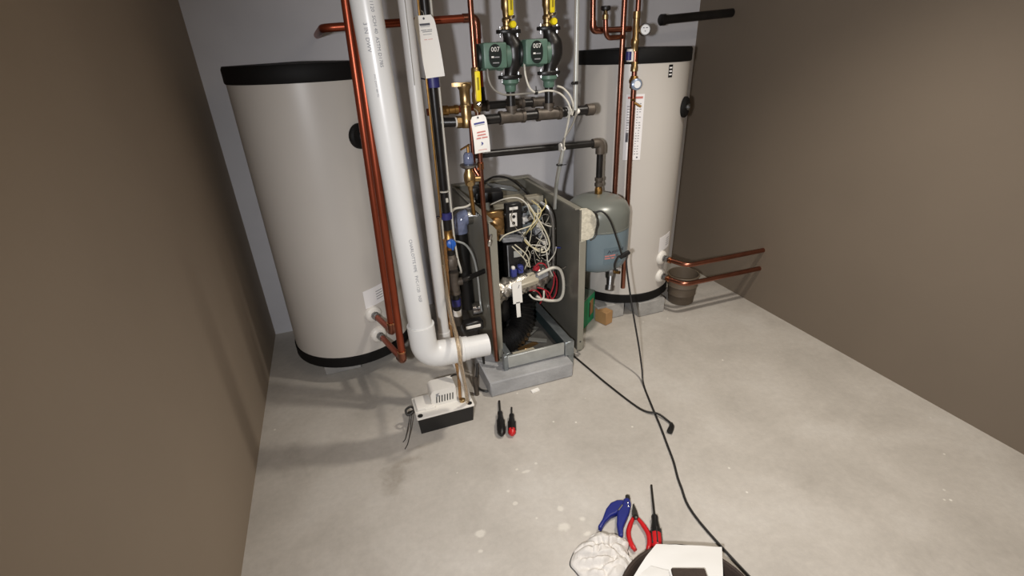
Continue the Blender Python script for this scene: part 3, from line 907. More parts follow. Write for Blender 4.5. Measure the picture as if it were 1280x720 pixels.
build('brass_union', M().lathe([(.0135, 1.52), (.017, 1.522), (.017, 1.545), (.02, 1.55), (.02, 1.572), (.015, 1.58), (.015, 1.66), (.018, 1.662), (.018, 1.69), (.014, 1.692)], (1.467, 2.28, 0), n=10), 'brass', t)
build('brass_coupling', M().lathe([(.0135, 1.43), (.018, 1.432), (.018, 1.452), (.016, 1.455), (.016, 1.472), (.0135, 1.475)], (1.472, 2.28, 0), n=10), 'brass', t)
g = build('meter_body', M().lathe([(.014, 1.35), (.02, 1.355), (.02, 1.375), (.024, 1.38), (.024, 1.39), (.016, 1.41)], (1.475, 2.28, 0), n=12), 'brass_dull', t)
build('meter_face', M().lathe([(.02, 0), (.027, .004), (.027, .02), (.022, .024), (0, .0245)], (1.473, 2.262, 1.372), (-.2, -1, .05), 20), 'gauge_blue', g)
build('meter_dial', M().lathe([(0, 0), (.017, 0), (.017, .001), (0, .001)], (1.468, 2.2365, 1.373), (-.2, -1, .05), 20), 'gauge_face', g)
build('band', M().lathe([(.015, 1.475), (.0185, 1.477), (.0185, 1.53), (.015, 1.532)], (1.452, 2.29, 0), n=12), 'white_plastic', t)
build('blue_mark', M().lathe([(.013, 1.482), (.0145, 1.483), (.0145, 1.52), (.013, 1.521)], (1.440, 2.285, 0), n=12), 'tape_blue', t)
build('drain_cock', M().tube([(1.478, 2.27, 1.30), (1.455, 2.262, 1.30)], .006, 8).tube([(1.478, 2.268, 1.285), (1.51, 2.255, 1.265)], .006, 8), 'brass_dull', t)
t = thing('pressure_gauge', (1.505, 2.27, 1.61), 'round white faced pressure gauge beside the right copper drop pipe', 'gauge')
build('stem', M().tube([(1.467, 2.28, 1.607), (1.495, 2.265, 1.612)], .008, 8), 'brass', t)
build('case', M().lathe([(.024, 0), (.028, .004), (.028, .022), (.025, .026), (.022, .026), (.022, .022), (0, .022)], (1.51, 2.275, 1.613), (-.35, -1, 0), 24), 'steel', t)
build('dial', M().lathe([(0, .0225), (.0215, .0225), (.0215, .0235), (0, .0235)], (1.51, 2.275, 1.613), (-.35, -1, 0), 24), 'gauge_face', t)
rows(m := M(), Vector((1.51, 2.275, 1.613)) + Vector((-.35, -1, 0)).normalized() * .0238, (.944, -.33, 0), (0, 0, 1), [(-.012, -.004, .006), (.002, .012, .006), (-.003, .003, -.008)], .003)
build('dial_marks', m, 'ink_black', t)['kind'] = 'stuff'
t = thing('copper_pipe', (1.3, 2.34, 1.6), 'copper pipe at the top right, bending right into the drop pipes', 'pipe')
build('pipe', M().tube(bend([(1.240, 2.34, 2.6), (1.268, 2.34, 1.617), (1.47, 2.33, 1.620)], .04), .0132, 14), 'copper', t)
build('elbow', M().tube(bend([(1.267, 2.34, 1.66), (1.268, 2.34, 1.617), (1.315, 2.338, 1.6175)], .03), .0162, 14), 'copper', t)
t = thing('vent_valve', (1.32, 2.32, 1.6), 'copper stub with a brass valve and black knob, top right', 'valve')
build('pipe', M().tube(bend([(1.31, 2.30, 1.68), (1.318, 2.30, 1.582), (1.42, 2.325, 1.586)], .035), .0115, 12), 'copper', t)
build('body', M().lathe([(.012, 1.66), (.015, 1.662), (.015, 1.68), (.011, 1.684), (.009, 1.70)], (1.31, 2.30, 0), n=10), 'brass', t)
build('knob', M().lathe([(.010, 1.695), (.022, 1.70), (.024, 1.708), (.022, 1.716), (0, 1.718)], (1.31, 2.30, 0), n=16), 'black_plastic', t)
t = thing('black_pipe', (2.1, 2.7, 1.67), 'black iron pipe end high on the right, above the right tank', 'pipe')
build('pipe', M().tube([(1.92, 2.7, 1.672), (2.4, 2.7, 1.70)], .024, 16), 'black_iron', t)
build('end_fitting', M().lathe([(0, -.004), (.022, -.003), (.03, .004), (.03, .03), (.024, .032)], (1.895, 2.7, 1.671), (1, 0, .05), 16), 'black_iron', t)

# ------------------------------------------------------------------ concrete pad and boiler
t = tag(build('concrete_pad', M().box((.740, 2.28, .043), (.452, .80, .086), None, .006), 'concrete_pad', None, (.740, 2.28, 0)), 'grey concrete pad slab under the opened boiler', 'slab')
B = thing('boiler', (.84, 2.4, .087), 'opened grey boiler with front cover off, wires and burner exposed', 'boiler')


def panel(name, x0, x1, material, zf0, zf1, zb1, yf):
    m = M()
    m.add([(x0, yf, zf0), (x1, yf, zf0), (x1, yf, zf1), (x0, yf, zf1), (x0, 2.74, .09), (x1, 2.74, .09), (x1, 2.74, zb1), (x0, 2.74, zb1)],
          [(0, 1, 2, 3), (5, 4, 7, 6), (1, 5, 6, 2), (4, 0, 3, 7), (3, 2, 6, 7), (4, 5, 1, 0)])
    return build(name, m, material, B)


lp = panel('left_panel', .600, .610, 'jacket', .09, .845, .865, 2.035)
build('flange', M().add([(.600, 2.03, .09), (.636, 2.03, .09), (.636, 2.03, .812), (.618, 2.03, .835), (.600, 2.03, .845), (.600, 2.04, .09), (.636, 2.04, .09), (.636, 2.04, .812), (.618, 2.04, .835), (.600, 2.04, .845)],
    [(0, 1, 2, 3, 4), (9, 8, 7, 6, 5), (0, 5, 6, 1), (1, 6, 7, 2), (2, 7, 8, 3), (3, 8, 9, 4), (4, 9, 5, 0)]), 'jacket', lp)
build('screw_hole', M().lathe([(0, 0), (.0045, 0), (.0045, .0012), (0, .0012)], (.622, 2.0298, .115), (0, -1, 0), 10), 'black_plastic', lp)
build('top_lip', M().span((.600, 2.05, .846), (.628, 2.735, .852)), 'jacket', lp)
rp = panel('right_panel', 1.055, 1.065, 'jacket_in', .055, .848, .865, 2.02)
build('flange', M().span((1.055, 2.015, .055), (1.092, 2.024, .69), .002), 'jacket', rp)
build('screw_hole', M().lathe([(0, 0), (.0045, 0), (.0045, .0012), (0, .0012)], (1.074, 2.0148, .108), (0, -1, 0), 10), 'black_plastic', rp)
build('bent_foot', M().tube(smooth([(1.09, 2.02, .10), (1.10, 2.03, .06), (1.098, 2.05, .03), (1.085, 2.07, .01)], 4), .006, 6), 'jacket', rp)
build('top_lip', M().span((1.035, 2.03, .850), (1.066, 2.735, .857)), 'jacket', rp)
flap = [(0, 0), (.012, .005), (.04, .002), (.062, -.012), (.078, -.03), (.088, -.058), (.090, -.085), (.084, -.11), (.082, -.135), (.072, -.150), (.05, -.158), (.034, -.158), (0, -.158)]
fl = build('insulation_flap', M().prism(flap, (1.058, 2.022, .848), (1, 0, 0), (0, 0, 1), -.012), 'insulation', rp, label='torn pale insulation flap')
build('torn_edge', M().tube([(1.058 + a + .003, 2.013 + random.uniform(-.002, .002), .848 + b) for a, b in flap[3:11]], [.003, .005, .003, .006, .004, .005, .003, .004], 6), 'dark_steel', fl)
bp = build('back_panel', M().span((.60, 2.735, .09), (1.065, 2.745, .865)), 'jacket_in', B)
build('rim', M().span((.60, 2.70, .862), (1.065, 2.745, .87)), 'jacket', bp)
build('cross_shelf', M().span((.612, 2.5, .755), (1.053, 2.73, .765)), 'beige_metal', B)
build('bracket', M().box((1.0, 2.47, .79), (.10, .05, .06), None, .004), 'beige_metal', B)
build('front_plate', M().box((.70, 2.5, .80), (.14, .012, .085), Matrix.Rotation(radians(-12), 3, 'X'), .003), 'jacket', B)
# base tray
tr = build('base_tray', M().span((.628, 1.965, .088), (1.0, 2.55, .094)), 'tray_dark', B)
build('front_rail', M().box((.79, 1.955, .134), (.315, .014, .07), None, .003), 'galv_light', tr)
build('right_rail', M().span((.955, 1.975, .16), (1.0, 2.55, .168), .002), 'galvanised', tr)
build('right_web', M().span((.958, 1.975, .094), (.966, 2.55, .160)), 'tray_wall_shaded', tr)
build('left_rail', M().span((.63, 1.975, .16), (.66, 2.55, .168), .002), 'galvanised', tr)
build('left_web', M().span((.648, 1.975, .094), (.656, 2.55, .160)), 'tray_wall_shaded', tr)
build('corner_post', M().span((.950, 1.945, .088), (1.003, 1.975, .172), .003).span((.970, 1.950, .004), (1.003, 1.975, .12), .002), 'galvanised', tr)
build('corner_post', M().span((.612, 1.948, .086), (.636, 1.98, .172), .003), 'galvanised', tr)
for k, (x, y, r, c) in enumerate(((.80, 2.10, 20, 'rust_metal'), (.86, 2.14, -28, 'grey_metal'), (.76, 2.05, 8, 'beige_metal'), (.87, 2.22, 40, 'grey_metal'))):
    build('sheet_scrap', M().box((x, y, .099 + .003 * k), (.13, .035, .003), Matrix.Rotation(radians(r), 3, 'Z') @ Matrix.Rotation(radians(4), 3, 'Y'), .001), c, B)
# heat exchanger block at the back of the chamber
build('heat_exchanger', M().span((.64, 2.42, .42), (1.03, 2.70, .74), .01), 'dark_steel', B)
hx = M()
for k in range(9):
    hx.span((.645, 2.405, .43 + k * .034), (1.025, 2.42, .442 + k * .034))
build('heat_fins', hx, 'dark_steel', B)
build('burner_chamber', M().span((.63, 2.36, .10), (.95, 2.60, .40), .008), 'black_plastic', B)
# control side
build('collector_plate', M().box((.695, 2.29, .74), (.125, .03, .16), None, .004), 'rust_metal', B)
build('collector_bulge', M().lathe([(.04, 0), (.038, .012), (.02, .022), (0, .024)], (.715, 2.275, .75), (0, -1, 0), 18), 'rust_metal', B)
sw = build('service_switch', M().box((.803, 2.27, .78), (.085, .04, .15), None, .005), 'black_plastic', B)
build('switch_plate', M().box((.797, 2.248, .772), (.040, .004, .072), None, .002), 'white_plastic', sw)
build('switch_button', M().lathe([(0, 0), (.0085, 0), (.0085, .004), (0, .004)], (.798, 2.246, .79), (0, -1, 0), 12).lathe([(0, 0), (.0085, 0), (.0085, .004), (0, .004)], (.796, 2.246, .756), (0, -1, 0), 12), 'black_plastic', sw)
build('switch_label', M().box((.80, 2.248, .832), (.045, .003, .014)), 'white_plastic', sw)
cb = build('control_board', M().box((.885, 2.32, .71), (.19, .01, .20), Matrix.Rotation(radians(-10), 3, 'X'), .002), 'board', B)
random.seed(3)
for k in range(26):
    x, z = .80 + random.random() * .17, .62 + random.random() * .18
    s = (random.uniform(.012, .032), random.uniform(.012, .03), random.uniform(.010, .026))
    build('component', M().box((x, 2.30, z), s, Matrix.Rotation(random.uniform(-.3, .3), 3, 'Y'), .002), random.choice(['component', 'black_plastic', 'board', 'component', 'white_plastic', 'dark_steel']), cb)
build('transformer', M().box((.90, 2.26, .655), (.055, .05, .05), None, .006), 'black_plastic', B)
build('relay', M().box((.93, 2.25, .69), (.04, .035, .035), None, .004), 'component', B)
sq = build('junction_tray', M().box((.79, 2.25, .675), (.13, .07, .025), Matrix.Rotation(radians(6), 3, 'Y'), .004), 'component', B)
gv = build('gas_valve', M().box((.80, 2.25, .565), (.11, .08, .18), None, .008, 2), 'black_plastic', B)
build('valve_label', M().box((.80, 2.2085, .60), (.045, .003, .034)), 'galv_light', gv)
build('valve_edge', M().tube([(.745, 2.208, .655), (.747, 2.208, .48)], .003, 6), 'component', gv)
for x, z in ((.768, .505), (.805, .52)):
    build('plug', M().box((x, 2.195, z), (.03, .03, .045), None, .004), 'wire_blue', gv, label='blue wire plug')
build('plug', M().box((.765, 2.19, .535), (.018, .02, .016), None, .003), 'white_plastic', gv)
# burner cylinder in crumpled foil
pts = [(.615, 2.20, .385), (.68, 2.20, .40), (.74, 2.20, .415), (.80, 2.20, .425), (.87, 2.21, .43), (.94, 2.23, .445), (.995, 2.25, .46)]
m = M().tube(smooth(pts, 9), .052, 36)
for v in m.v:
    d = noise.noise(v * 38) * .020 + (1 - abs(noise.noise(v * 85)) * 2) * .008
    v.z += d; v.y += d * .7
build('burner_tube', m, 'foil', B, angle=60)
build('burner_cover', M().box((.83, 2.175, .455), (.12, .07, .035), Matrix.Rotation(radians(-8), 3, 'Y') @ Matrix.Rotation(radians(20), 3, 'X'), .006), 'beige_metal', B)
build('igniter', M().box((.915, 2.17, .475), (.07, .04, .035), Matrix.Rotation(radians(-18), 3, 'Y'), .006), 'component', B)
build('igniter_cap', M().lathe([(.014, 0), (.018, .003), (.018, .012), (.012, .015), (0, .016)], (.895, 2.20, .505), (.2, -.9, .5), 18), 'wire_red', B)
# instruction tag
tg = build('instruction_card', M().box((.763, 2.135, .415), (.052, .0015, .122), Matrix.Rotation(radians(-1.5), 3, 'Y')), 'paper', B)
build('card_tail', M().box((.766, 2.135, .315), (.022, .0015, .09), Matrix.Rotation(radians(-2), 3, 'Y')), 'paper', tg)
build('card_mark', M().box((.772, 2.1335, .45), (.004, .001, .02), Matrix.Rotation(radians(20), 3, 'Y')), 'ink_grey', tg)
# corrugated black hose
path = smooth([(.825, 2.30, .40), (.835, 2.27, .30), (.820, 2.22, .215), (.775, 2.17, .155), (.70, 2.14, .135), (.63, 2.13, .135)], 9)
rs = [(.069 if i % 2 == 0 else .058) for i in range(len(path))]
build('corrugated_hose', M().tube(path, rs, 20), 'black_rubber', B, angle=30)
build('dark_motor', M().lathe([(.05, 0), (.055, .01), (.055, .1), (.04, .12), (0, .125)], (.70, 2.25, .22), (0, 0, 1), 20), 'black_plastic', B)
build('hose_collar', M().lathe([(.068, 0), (.072, .002), (.072, .03), (.068, .032)], (.826, 2.305, .365), (0, -.15, 1), 20), 'dark_steel', B)
build('side_unit', M().box((.905, 2.33, .31), (.09, .08, .12), None, .008), 'dark_steel', B)
# draft unit on top
build('draft_motor', M().box((.735, 2.46, .855), (.15, .09, .06), Matrix.Rotation(radians(-8), 3, 'Z'), .012, 2), 'black_plastic', B)
build('draft_cap', M().box((.665, 2.47, .885), (.05, .06, .05), None, .01, 2), 'black_plastic', B)
build('draft_plate', M().box((.845, 2.55, .865), (.15, .10, .012), Matrix.Rotation(radians(14), 3, 'Y'), .003), 'galvanised', B)
build('draft_cable', M().tube(smooth([(.70, 2.5, .90), (.80, 2.56, .925), (.90, 2.58, .90), (.98, 2.58, .83), (1.0, 2.5, .79)], 6), .006, 8), 'black_rubber', B)
# wiring
WIRES = [
    ('cable_white', .0042, [(.70, 2.32, .845), (.75, 2.25, .885), (.81, 2.22, .892), (.852, 2.2, .86), (.875, 2.2, .80), (.91, 2.19, .74), (.945, 2.19, .68), (.96, 2.19, .63)]),
    ('wire_cream', .0042, [(.70, 2.2, .69), (.73, 2.19, .72), (.80, 2.19, .735), (.87, 2.18, .755), (.905, 2.19, .79), (.93, 2.24, .84)]),
    ('wire_cream', .005, [(.86, 2.2, .86), (.893, 2.18, .80), (.945, 2.17, .70), (.962, 2.17, .63), (.93, 2.17, .60), (.88, 2.18, .625), (.83, 2.2, .69)]),
    ('wire_yellow', .0042, [(.875, 2.24, .84), (.89, 2.19, .79), (.86, 2.18, .74), (.835, 2.2, .69), (.85, 2.19, .65), (.91, 2.18, .61)]),
    ('wire_yellow', .0038, [(.90, 2.25, .86), (.93, 2.2, .82), (.90, 2.18, .77), (.87, 2.2, .72)]),
    ('wire_cream', .004, [(.76, 2.18, .658), (.80, 2.17, .61), (.825, 2.17, .575), (.845, 2.18, .53)]),
    ('wire_cream', .004, [(.775, 2.18, .665), (.815, 2.17, .625), (.84, 2.17, .59), (.855, 2.18, .525)]),
    ('cable_white', .004, [(.90, 2.19, .775), (.95, 2.19, .74), (.99, 2.2, .72), (1.02, 2.22, .70)]),
    ('cable_white', .0045, [(.935, 2.18, .63), (.945, 2.17, .60), (.95, 2.17, .55), (.965, 2.18, .50), (.985, 2.18, .45)]),
    ('cable_white', .0035, [(.955, 2.17, .54), (.99, 2.17, .58), (1.01, 2.19, .61)]),
    ('wire_yellow', .0038, [(.88, 2.22, .82), (.915, 2.2, .80), (.955, 2.2, .84), (.97, 2.24, .86)]),
    ('wire_red', .005, [(.865, 2.16, .515), (.875, 2.15, .54), (.895, 2.15, .552), (.925, 2.15, .54), (.945, 2.16, .505)]),
    ('wire_red', .0048, [(.845, 2.17, .395), (.87, 2.15, .40), (.895, 2.15, .375), (.905, 2.15, .335), (.90, 2.16, .31)]),
    ('wire_red', .0048, [(.885, 2.16, .41), (.92, 2.15, .395), (.94, 2.15, .35), (.955, 2.15, .315)]),
    ('wire_red', .0048, [(.91, 2.16, .40), (.945, 2.15, .375), (.965, 2.15, .33), (.99, 2.15, .36), (1.0, 2.16, .43), (.985, 2.17, .48)]),
    ('wire_red', .0048, [(.93, 2.17, .32), (.955, 2.15, .36), (.975, 2.15, .41), (.985, 2.16, .46)]),
    ('cable_white', .006, [(.835, 2.15, .385), (.85, 2.14, .365), (.875, 2.14, .35), (.91, 2.14, .345), (.92, 2.15, .39)]),
    ('wire_blue', .005, [(.99, 2.2, .60), (1.01, 2.19, .605), (1.035, 2.19, .60)]),
]
random.seed(11)
for k in range(16):
    c = random.choice(['cable_white', 'wire_cream', 'cable_grey', 'cable_grey', 'wire_cream', 'black_rubber'])
    x, z = random.uniform(.82, .96), random.uniform(.60, .80)
    pts = []
    for q in range(5):
        pts.append((min(.985, max(.77, x)), random.uniform(2.16, 2.24), min(.85, max(.52, z))))
        x += random.uniform(-.07, .07)
        z += random.uniform(-.09, .05)
    WIRES.append((c, random.uniform(.0022, .0032), pts))
for c, r, pts in WIRES:
    build('wire', M().tube(smooth(pts, 6), r * .8, 8), c, B)
random.seed(5)
for k in range(14):
    x, z = random.uniform(.76, .97), random.uniform(.58, .83)
    s = (random.uniform(.010, .026), random.uniform(.012, .03), random.uniform(.008, .022))
    build('connector', M().box((x, random.uniform(2.22, 2.27), z), s, Matrix.Rotation(random.uniform(-.6, .6), 3, 'Y') @ Matrix.Rotation(random.uniform(-.5, .5), 3, 'Z'), .002),
          random.choice(['component', 'chrome', 'dark_steel', 'white_plastic', 'black_plastic', 'steel']), B)
build('wire_nut', M().lathe([(.009, 0), (.006, .022), (0, .024)], (.905, 2.175, .61), (1, -.2, .4), 10), 'wire_cream', B)
build('steel_flex', M().tube(smooth([(.945, 2.24, .845), (.975, 2.21, .815), (.993, 2.2, .76), (.997, 2.2, .68), (.998, 2.2, .56), (.995, 2.2, .45)], 8), .0125, 12), 'steel', B)
build('rubber_loop', M().tube(smooth([(.885, 2.15, .488), (.93, 2.15, .502), (.976, 2.15, .512), (1.012, 2.15, .495), (1.032, 2.15, .44), (1.034, 2.15, .36), (1.015, 2.15, .318), (.97, 2.15, .318), (.92, 2.15, .335), (.88, 2.16, .36)], 6), .0085, 10), 'cable_white', B)
build('sensor_stub', M().tube([(1.03, 2.16, .49), (1.05, 2.15, .505)], .004, 6).tube([(1.04, 2.16, .41), (1.052, 2.15, .39)], .005, 6), 'chrome', B)

# ------------------------------------------------------------------ left of the boiler
t = thing('flue_pipe', (.54, 2.32, .25), 'dark upright flue pipe with a clear bluish elbow against the left panel of the boiler', 'pipe')
build('pipe', M().tube([(.535, 2.33, .76), (.545, 2.33, .28)], .036, 20), 'black_rubber', t)
build('elbow', M().tube(bend([(.535, 2.33, .72), (.535, 2.33, .79), (.598, 2.33, .80)], .04), .040, 20), 'lens_blue', t)
build('clamp', M().lathe([(.037, 0), (.044, .002), (.044, .03), (.037, .032)], (.572, 2.33, .80), (1, 0, 0), 20), 'chrome', t)
build('lower_collar', M().lathe([(.03, 0), (.038, .002), (.038, .05), (.03, .052)], (.548, 2.27, .30), (1, -.1, 0), 20), 'chrome', t)
tag(build('junction_box', M().box((.478, 2.33, .50), (.05, .03, .24), None, .004), 'grey_metal', None, (.478, 2.33, .38)), 'grey metal box standing on end behind the black gas pipe', 'box')
t = thing('junction_box', (.50, 2.02, .31), 'small black box with a white plate just above the white outlet stub', 'box')
build('body', M().box((.492, 2.05, .335), (.10, .05, .05), None, .006), 'black_plastic', t)
build('plate', M().box((.488, 2.022, .338), (.075, .006, .016), None, .002), 'white_plastic', t)
tag(build('sensor_tube', M().tube(smooth([(.45, 2.2, .72), (.484, 2.2, .722), (.53, 2.2, .694), (.561, 2.2, .624), (.575, 2.2, .52), (.576, 2.19, .383), (.57, 2.15, .34)], 6), .0055, 8), 'galv_light', None, (.57, 2.2, .34)), 'thin grey tube curving down beside the left panel of the boiler', 'tube')
tag(build('sensor_tube', M().tube(smooth([(.445, 2.13, .884), (.49, 2.2, .886), (.545, 2.2, .889), (.60, 2.25, .895)], 6), .0055, 8), 'cable_white', None, (.5, 2.2, .88)), 'thin pale tube running level from the gas pipe to the top of the boiler', 'tube')
tag(build('probe', M().lathe([(.004, 0), (.011, .004), (.011, .03), (.005, .036), (.005, .06)], (.583, 1.995, .755), (.15, -.3, 1), 10), 'chrome', None, (.583, 1.995, .755)), 'shiny metal probe beside the copper drop pipe at the top of the left panel', 'probe')
t = thing('black_cable', (.5, 1.98, .03), 'black cable lying in a loop under the white outlet stub', 'cable')
build('loop', M().tube(smooth([(.50, 2.05, .10), (.47, 1.98, .02), (.50, 1.93, .008), (.55, 1.94, .008), (.54, 2.03, .03), (.53, 2.08, .20), (.52, 2.06, .32)], 7), .006, 8), 'cord_black', t)
tag(build('brown_stub', M().tube([(.455, 1.93, .0), (.45, 1.935, .10)], .012, 10), 'iron_fitting', None, (.44, 1.93, 0)), 'short dark brown stub standing on the floor behind the pump', 'pipe')  # short dark brown upright tube

# ------------------------------------------------------------------ green carton behind the boiler
R = Matrix.Rotation(radians(39), 3, 'Z')
gc = Vector((1.262, 2.372, 0))
t = thing('carton', tuple(gc), 'green carton with a hand slot on the floor behind the right boiler panel', 'box')
build('body', M().box(gc + Vector((0, 0, .095)), (.17, .11, .19), R, .003), 'box_green', t)
build('lid', M().box(gc + Vector((0, 0, .192)), (.168, .108, .006), R, .001), 'box_grey', t)
build('slot', M().box(gc + R @ Vector((.035, -.0555, .105)), (.05, .003, .10), R, .001), 'carton', t)
build('slot_shadow', M().box(gc + R @ Vector((.006, -.0555, .095)), (.01, .004, .1), R, .001), 'black_plastic', t)
tag(build('carton', M().box((1.392, 2.315, .045), (.06, .09, .085), Matrix.Rotation(radians(20), 3, 'Z'), .002), 'carton', None, (1.392, 2.315, 0)), 'small brown cardboard carton on the floor right of the green carton', 'box')

# ------------------------------------------------------------------ condensate pump
px, py = .264, 1.825
t = thing('condensate_pump', (px, py, 0), 'white and black condensate pump on the floor below the vent elbow', 'pump')
build('reservoir', M().add([(px - .122, py - .068, 0), (px + .122, py - .068, 0), (px + .122, py + .068, 0), (px - .122, py + .068, 0), (px - .128, py - .075, .086), (px + .128, py - .075, .086), (px + .128, py + .075, .086), (px - .128, py + .075, .086)],
    [(3, 2, 1, 0), (4, 5, 6, 7), (0, 1, 5, 4), (1, 2, 6, 5), (2, 3, 7, 6), (3, 0, 4, 7)]), 'black_plastic', t)
build('lid', M().box((px, py, .0915), (.266, .160, .011), None, .005, 2), 'white_plastic', t)
cov = M().prism([(-.055, 0), (.062, 0), (.062, .085), (-.035, .085), (-.047, .08), (-.055, .066)], (px + .002, py + .066, .096), (1, 0, 0), (0, 0, 1), .088)
mc = build('motor_cover', cov, 'white_plastic', t)
yv = py + .066 - .088
for k in range(7):
    build('vent_slot', M().box((px - .028 + k * .0125, yv - .0004, .132), (.0048, .0015, .036), Matrix.Rotation(radians(5), 3, 'Y')), 'black_plastic', mc)
build('cover_print', M().prism([(-.03, .066), (-.012, .07), (-.02, .058), (-.008, .056), (-.028, .05)], (px, yv - .0006, .096), (1, 0, 0), (0, 0, 1), .0006), 'ink_grey', mc)
build('switch_cover', M().box((px - .085, py + .015, .104), (.075, .095, .018), None, .006, 2), 'white_plastic', t)
build('cover_rib', M().box((px - .062, py - .022, .1), (.05, .03, .012), None, .004, 2), 'white_plastic', t)
for x in (px - .115, px + .113):
    build('screw_cap', M().lathe([(.0, .0015), (.012, .0015), (.012, .0)], (x, py - .062, .0972), n=16), 'black_plastic', t)
build('port', M().lathe([(.013, 0), (.013, .012), (.009, .014), (.009, 0)], (px + .086, py - .035, .096), n=14), 'brass', t)
t = thing('thin_wires', (.10, 1.80, 0), 'thin black wires trailing on the floor from the left end of the pump', 'wire')
build('knot', M().tube(smooth([(.137, 1.835, .08), (.12, 1.84, .10), (.095, 1.83, .095), (.10, 1.81, .08), (.125, 1.82, .085), (.105, 1.84, .07)], 5), .0055, 7), 'cord_black', t)
for pts in ([(.112, 1.82, .08), (.095, 1.79, .05), (.07, 1.75, .008), (.055, 1.735, .002)], [(.115, 1.81, .08), (.10, 1.77, .04), (.075, 1.72, .004), (.057, 1.69, .002)]):
    build('wire', M().tube(smooth(pts, 6), .002, 6), 'cord_black', t)
tag(build('cord', M().tube(smooth([(.20, 1.99, .01), (.27, 1.95, .08), (.33, 1.88, .185), (.362, 1.855, .195), (.372, 1.84, .18), (.355, 1.85, .19)], 6), .004, 7), 'cord_black', None, (.3, 1.9, .01)), 'black cord lying over the back of the white pump', 'cord')

# ------------------------------------------------------------------ floor cords
t = thing('power_cord', (1.18, 1.6, 0), 'black power cord lying from the foot of the boiler to a plug on the floor', 'cord')
build('cable', M().tube(smooth([(1.03, 2.12, .02), (1.048, 2.05, .006), (1.07, 1.90, .005), (1.093, 1.741, .005), (1.138, 1.523, .005), (1.187, 1.454, .013), (1.205, 1.40, .008), (1.205, 1.372, .010)], 7), .0048, 8), 'cord_black', t)
build('plug', M().tube([(1.205, 1.378, .012), (1.195, 1.36, .013), (1.178, 1.345, .014), (1.165, 1.335, .014)], [.007, .012, .0135, .013], 10), 'black_rubber', t)
t = thing('power_cord', (1.25, 1.8, 0), 'black cord hanging from the insulation flap and trailing to the floor on the right', 'cord')
build('cable', M().tube(smooth([(1.294, 1.95, .614), (1.276, 1.93, .564), (1.28, 1.88, .407), (1.28, 1.83, .293), (1.285, 1.78, .165), (1.28, 1.73, .06), (1.255, 1.67, .008), (1.199, 1.516, .005), (1.156, 1.391, .005), (1.114, 1.28, .005), (1.08, 1.191, .005), (1.03, 1.08, .005), (.99, .92, .005), (1.02, .5, .005)], 7), .0046, 8), 'cord_black', t)
build('hanging_lead', M().tube(smooth([(1.125, 2.005, .83), (1.156, 1.985, .838), (1.194, 1.97, .79), (1.229, 1.955, .693), (1.255, 1.95, .618), (1.262, 1.95, .605)], 7), .0046, 8), 'cord_black', t)
build('connector', M().tube([(1.25, 1.95, .596), (1.272, 1.95, .607), (1.30, 1.95, .618)], [.010, .013, .011], 8), 'black_rubber', t)
build('loose_end', M().tube(smooth([(1.258, 1.95, .602), (1.235, 1.945, .605), (1.215, 1.94, .575), (1.215, 1.935, .545), (1.228, 1.93, .538)], 5), .0055, 7), 'cord_black', t)

# ------------------------------------------------------------------ tools on the floor
def lay(p0, p1):
    """frame for a tool lying from p0 (tip) to p1 (butt)"""
    a, b = Vector((*p0, 0)), Vector((*p1, 0))
    return a, (b - a).normalized(), (b - a).length


def driver(tip, butt, blade, rs, rh, label, mats, k=4):
    a, d, L = lay(tip, butt)
    t = thing('screwdriver', (butt[0], butt[1], 0), label, 'screwdriver', 'screwdrivers on the floor')
    z0 = Vector((0, 0, rh))
    tip_z = Vector((0, 0, rs + .002))
    e = a + d * blade
    build('blade', M().tube([a + tip_z, a + d * .012 + tip_z, e + z0 * .9], [rs * 1.05, rs, rs], 10), 'dark_steel', t)
    hl = L - blade
    P = [0, .02, .06, .14, .22, .34, .55, .78, .92, 1.0]
    Rr = [.5, .62, .66, .62, .68, .82, 1.0, 1.0, .85, .4]
    m1 = M().tube([e + d * hl * p + z0 for p in P[:k + 2]], [rh * r for r in Rr[:k + 2]], 12)
    m2 = M().tube([e + d * hl * p + z0 for p in P[k + 1:]], [rh * r for r in Rr[k + 1:]], 12)
    build('collar', m1, mats[0], t)
    h = build('handle', m2, mats[1], t)
    u = Vector((-d.y, d.x, 0))
    g = M()
    for q in range(6):
        an = pi / 3 * q + .5
        o = (u * cos(an) + Vector((0, 0, 1)) * sin(an)) * rh * .92
        g.tube([e + d * hl * .42 + z0 + o, e + d * hl * .85 + z0 + o], rh * .16, 6)
    build('grip_rib', g, mats[2], h)
    return t


driver((.539, 1.83), (.470, 1.590), .095, .0055, .0195, 'black handled screwdriver on the floor below the concrete pad', ('black_plastic', 'black_rubber', 'black_plastic'))
driver((.579, 1.763), (.514, 1.575), .065, .0045, .0190, 'short red and black screwdriver lying beside the black one', ('black_rubber', 'tool_red', 'black_rubber'), 6)
driver((.926, 1.122), (.778, .872), .150, .0042, .0190, 'long thin screwdriver with red and black handle, tip pointing at the cords', ('black_rubber', 'tool_red', 'black_rubber'), 5)


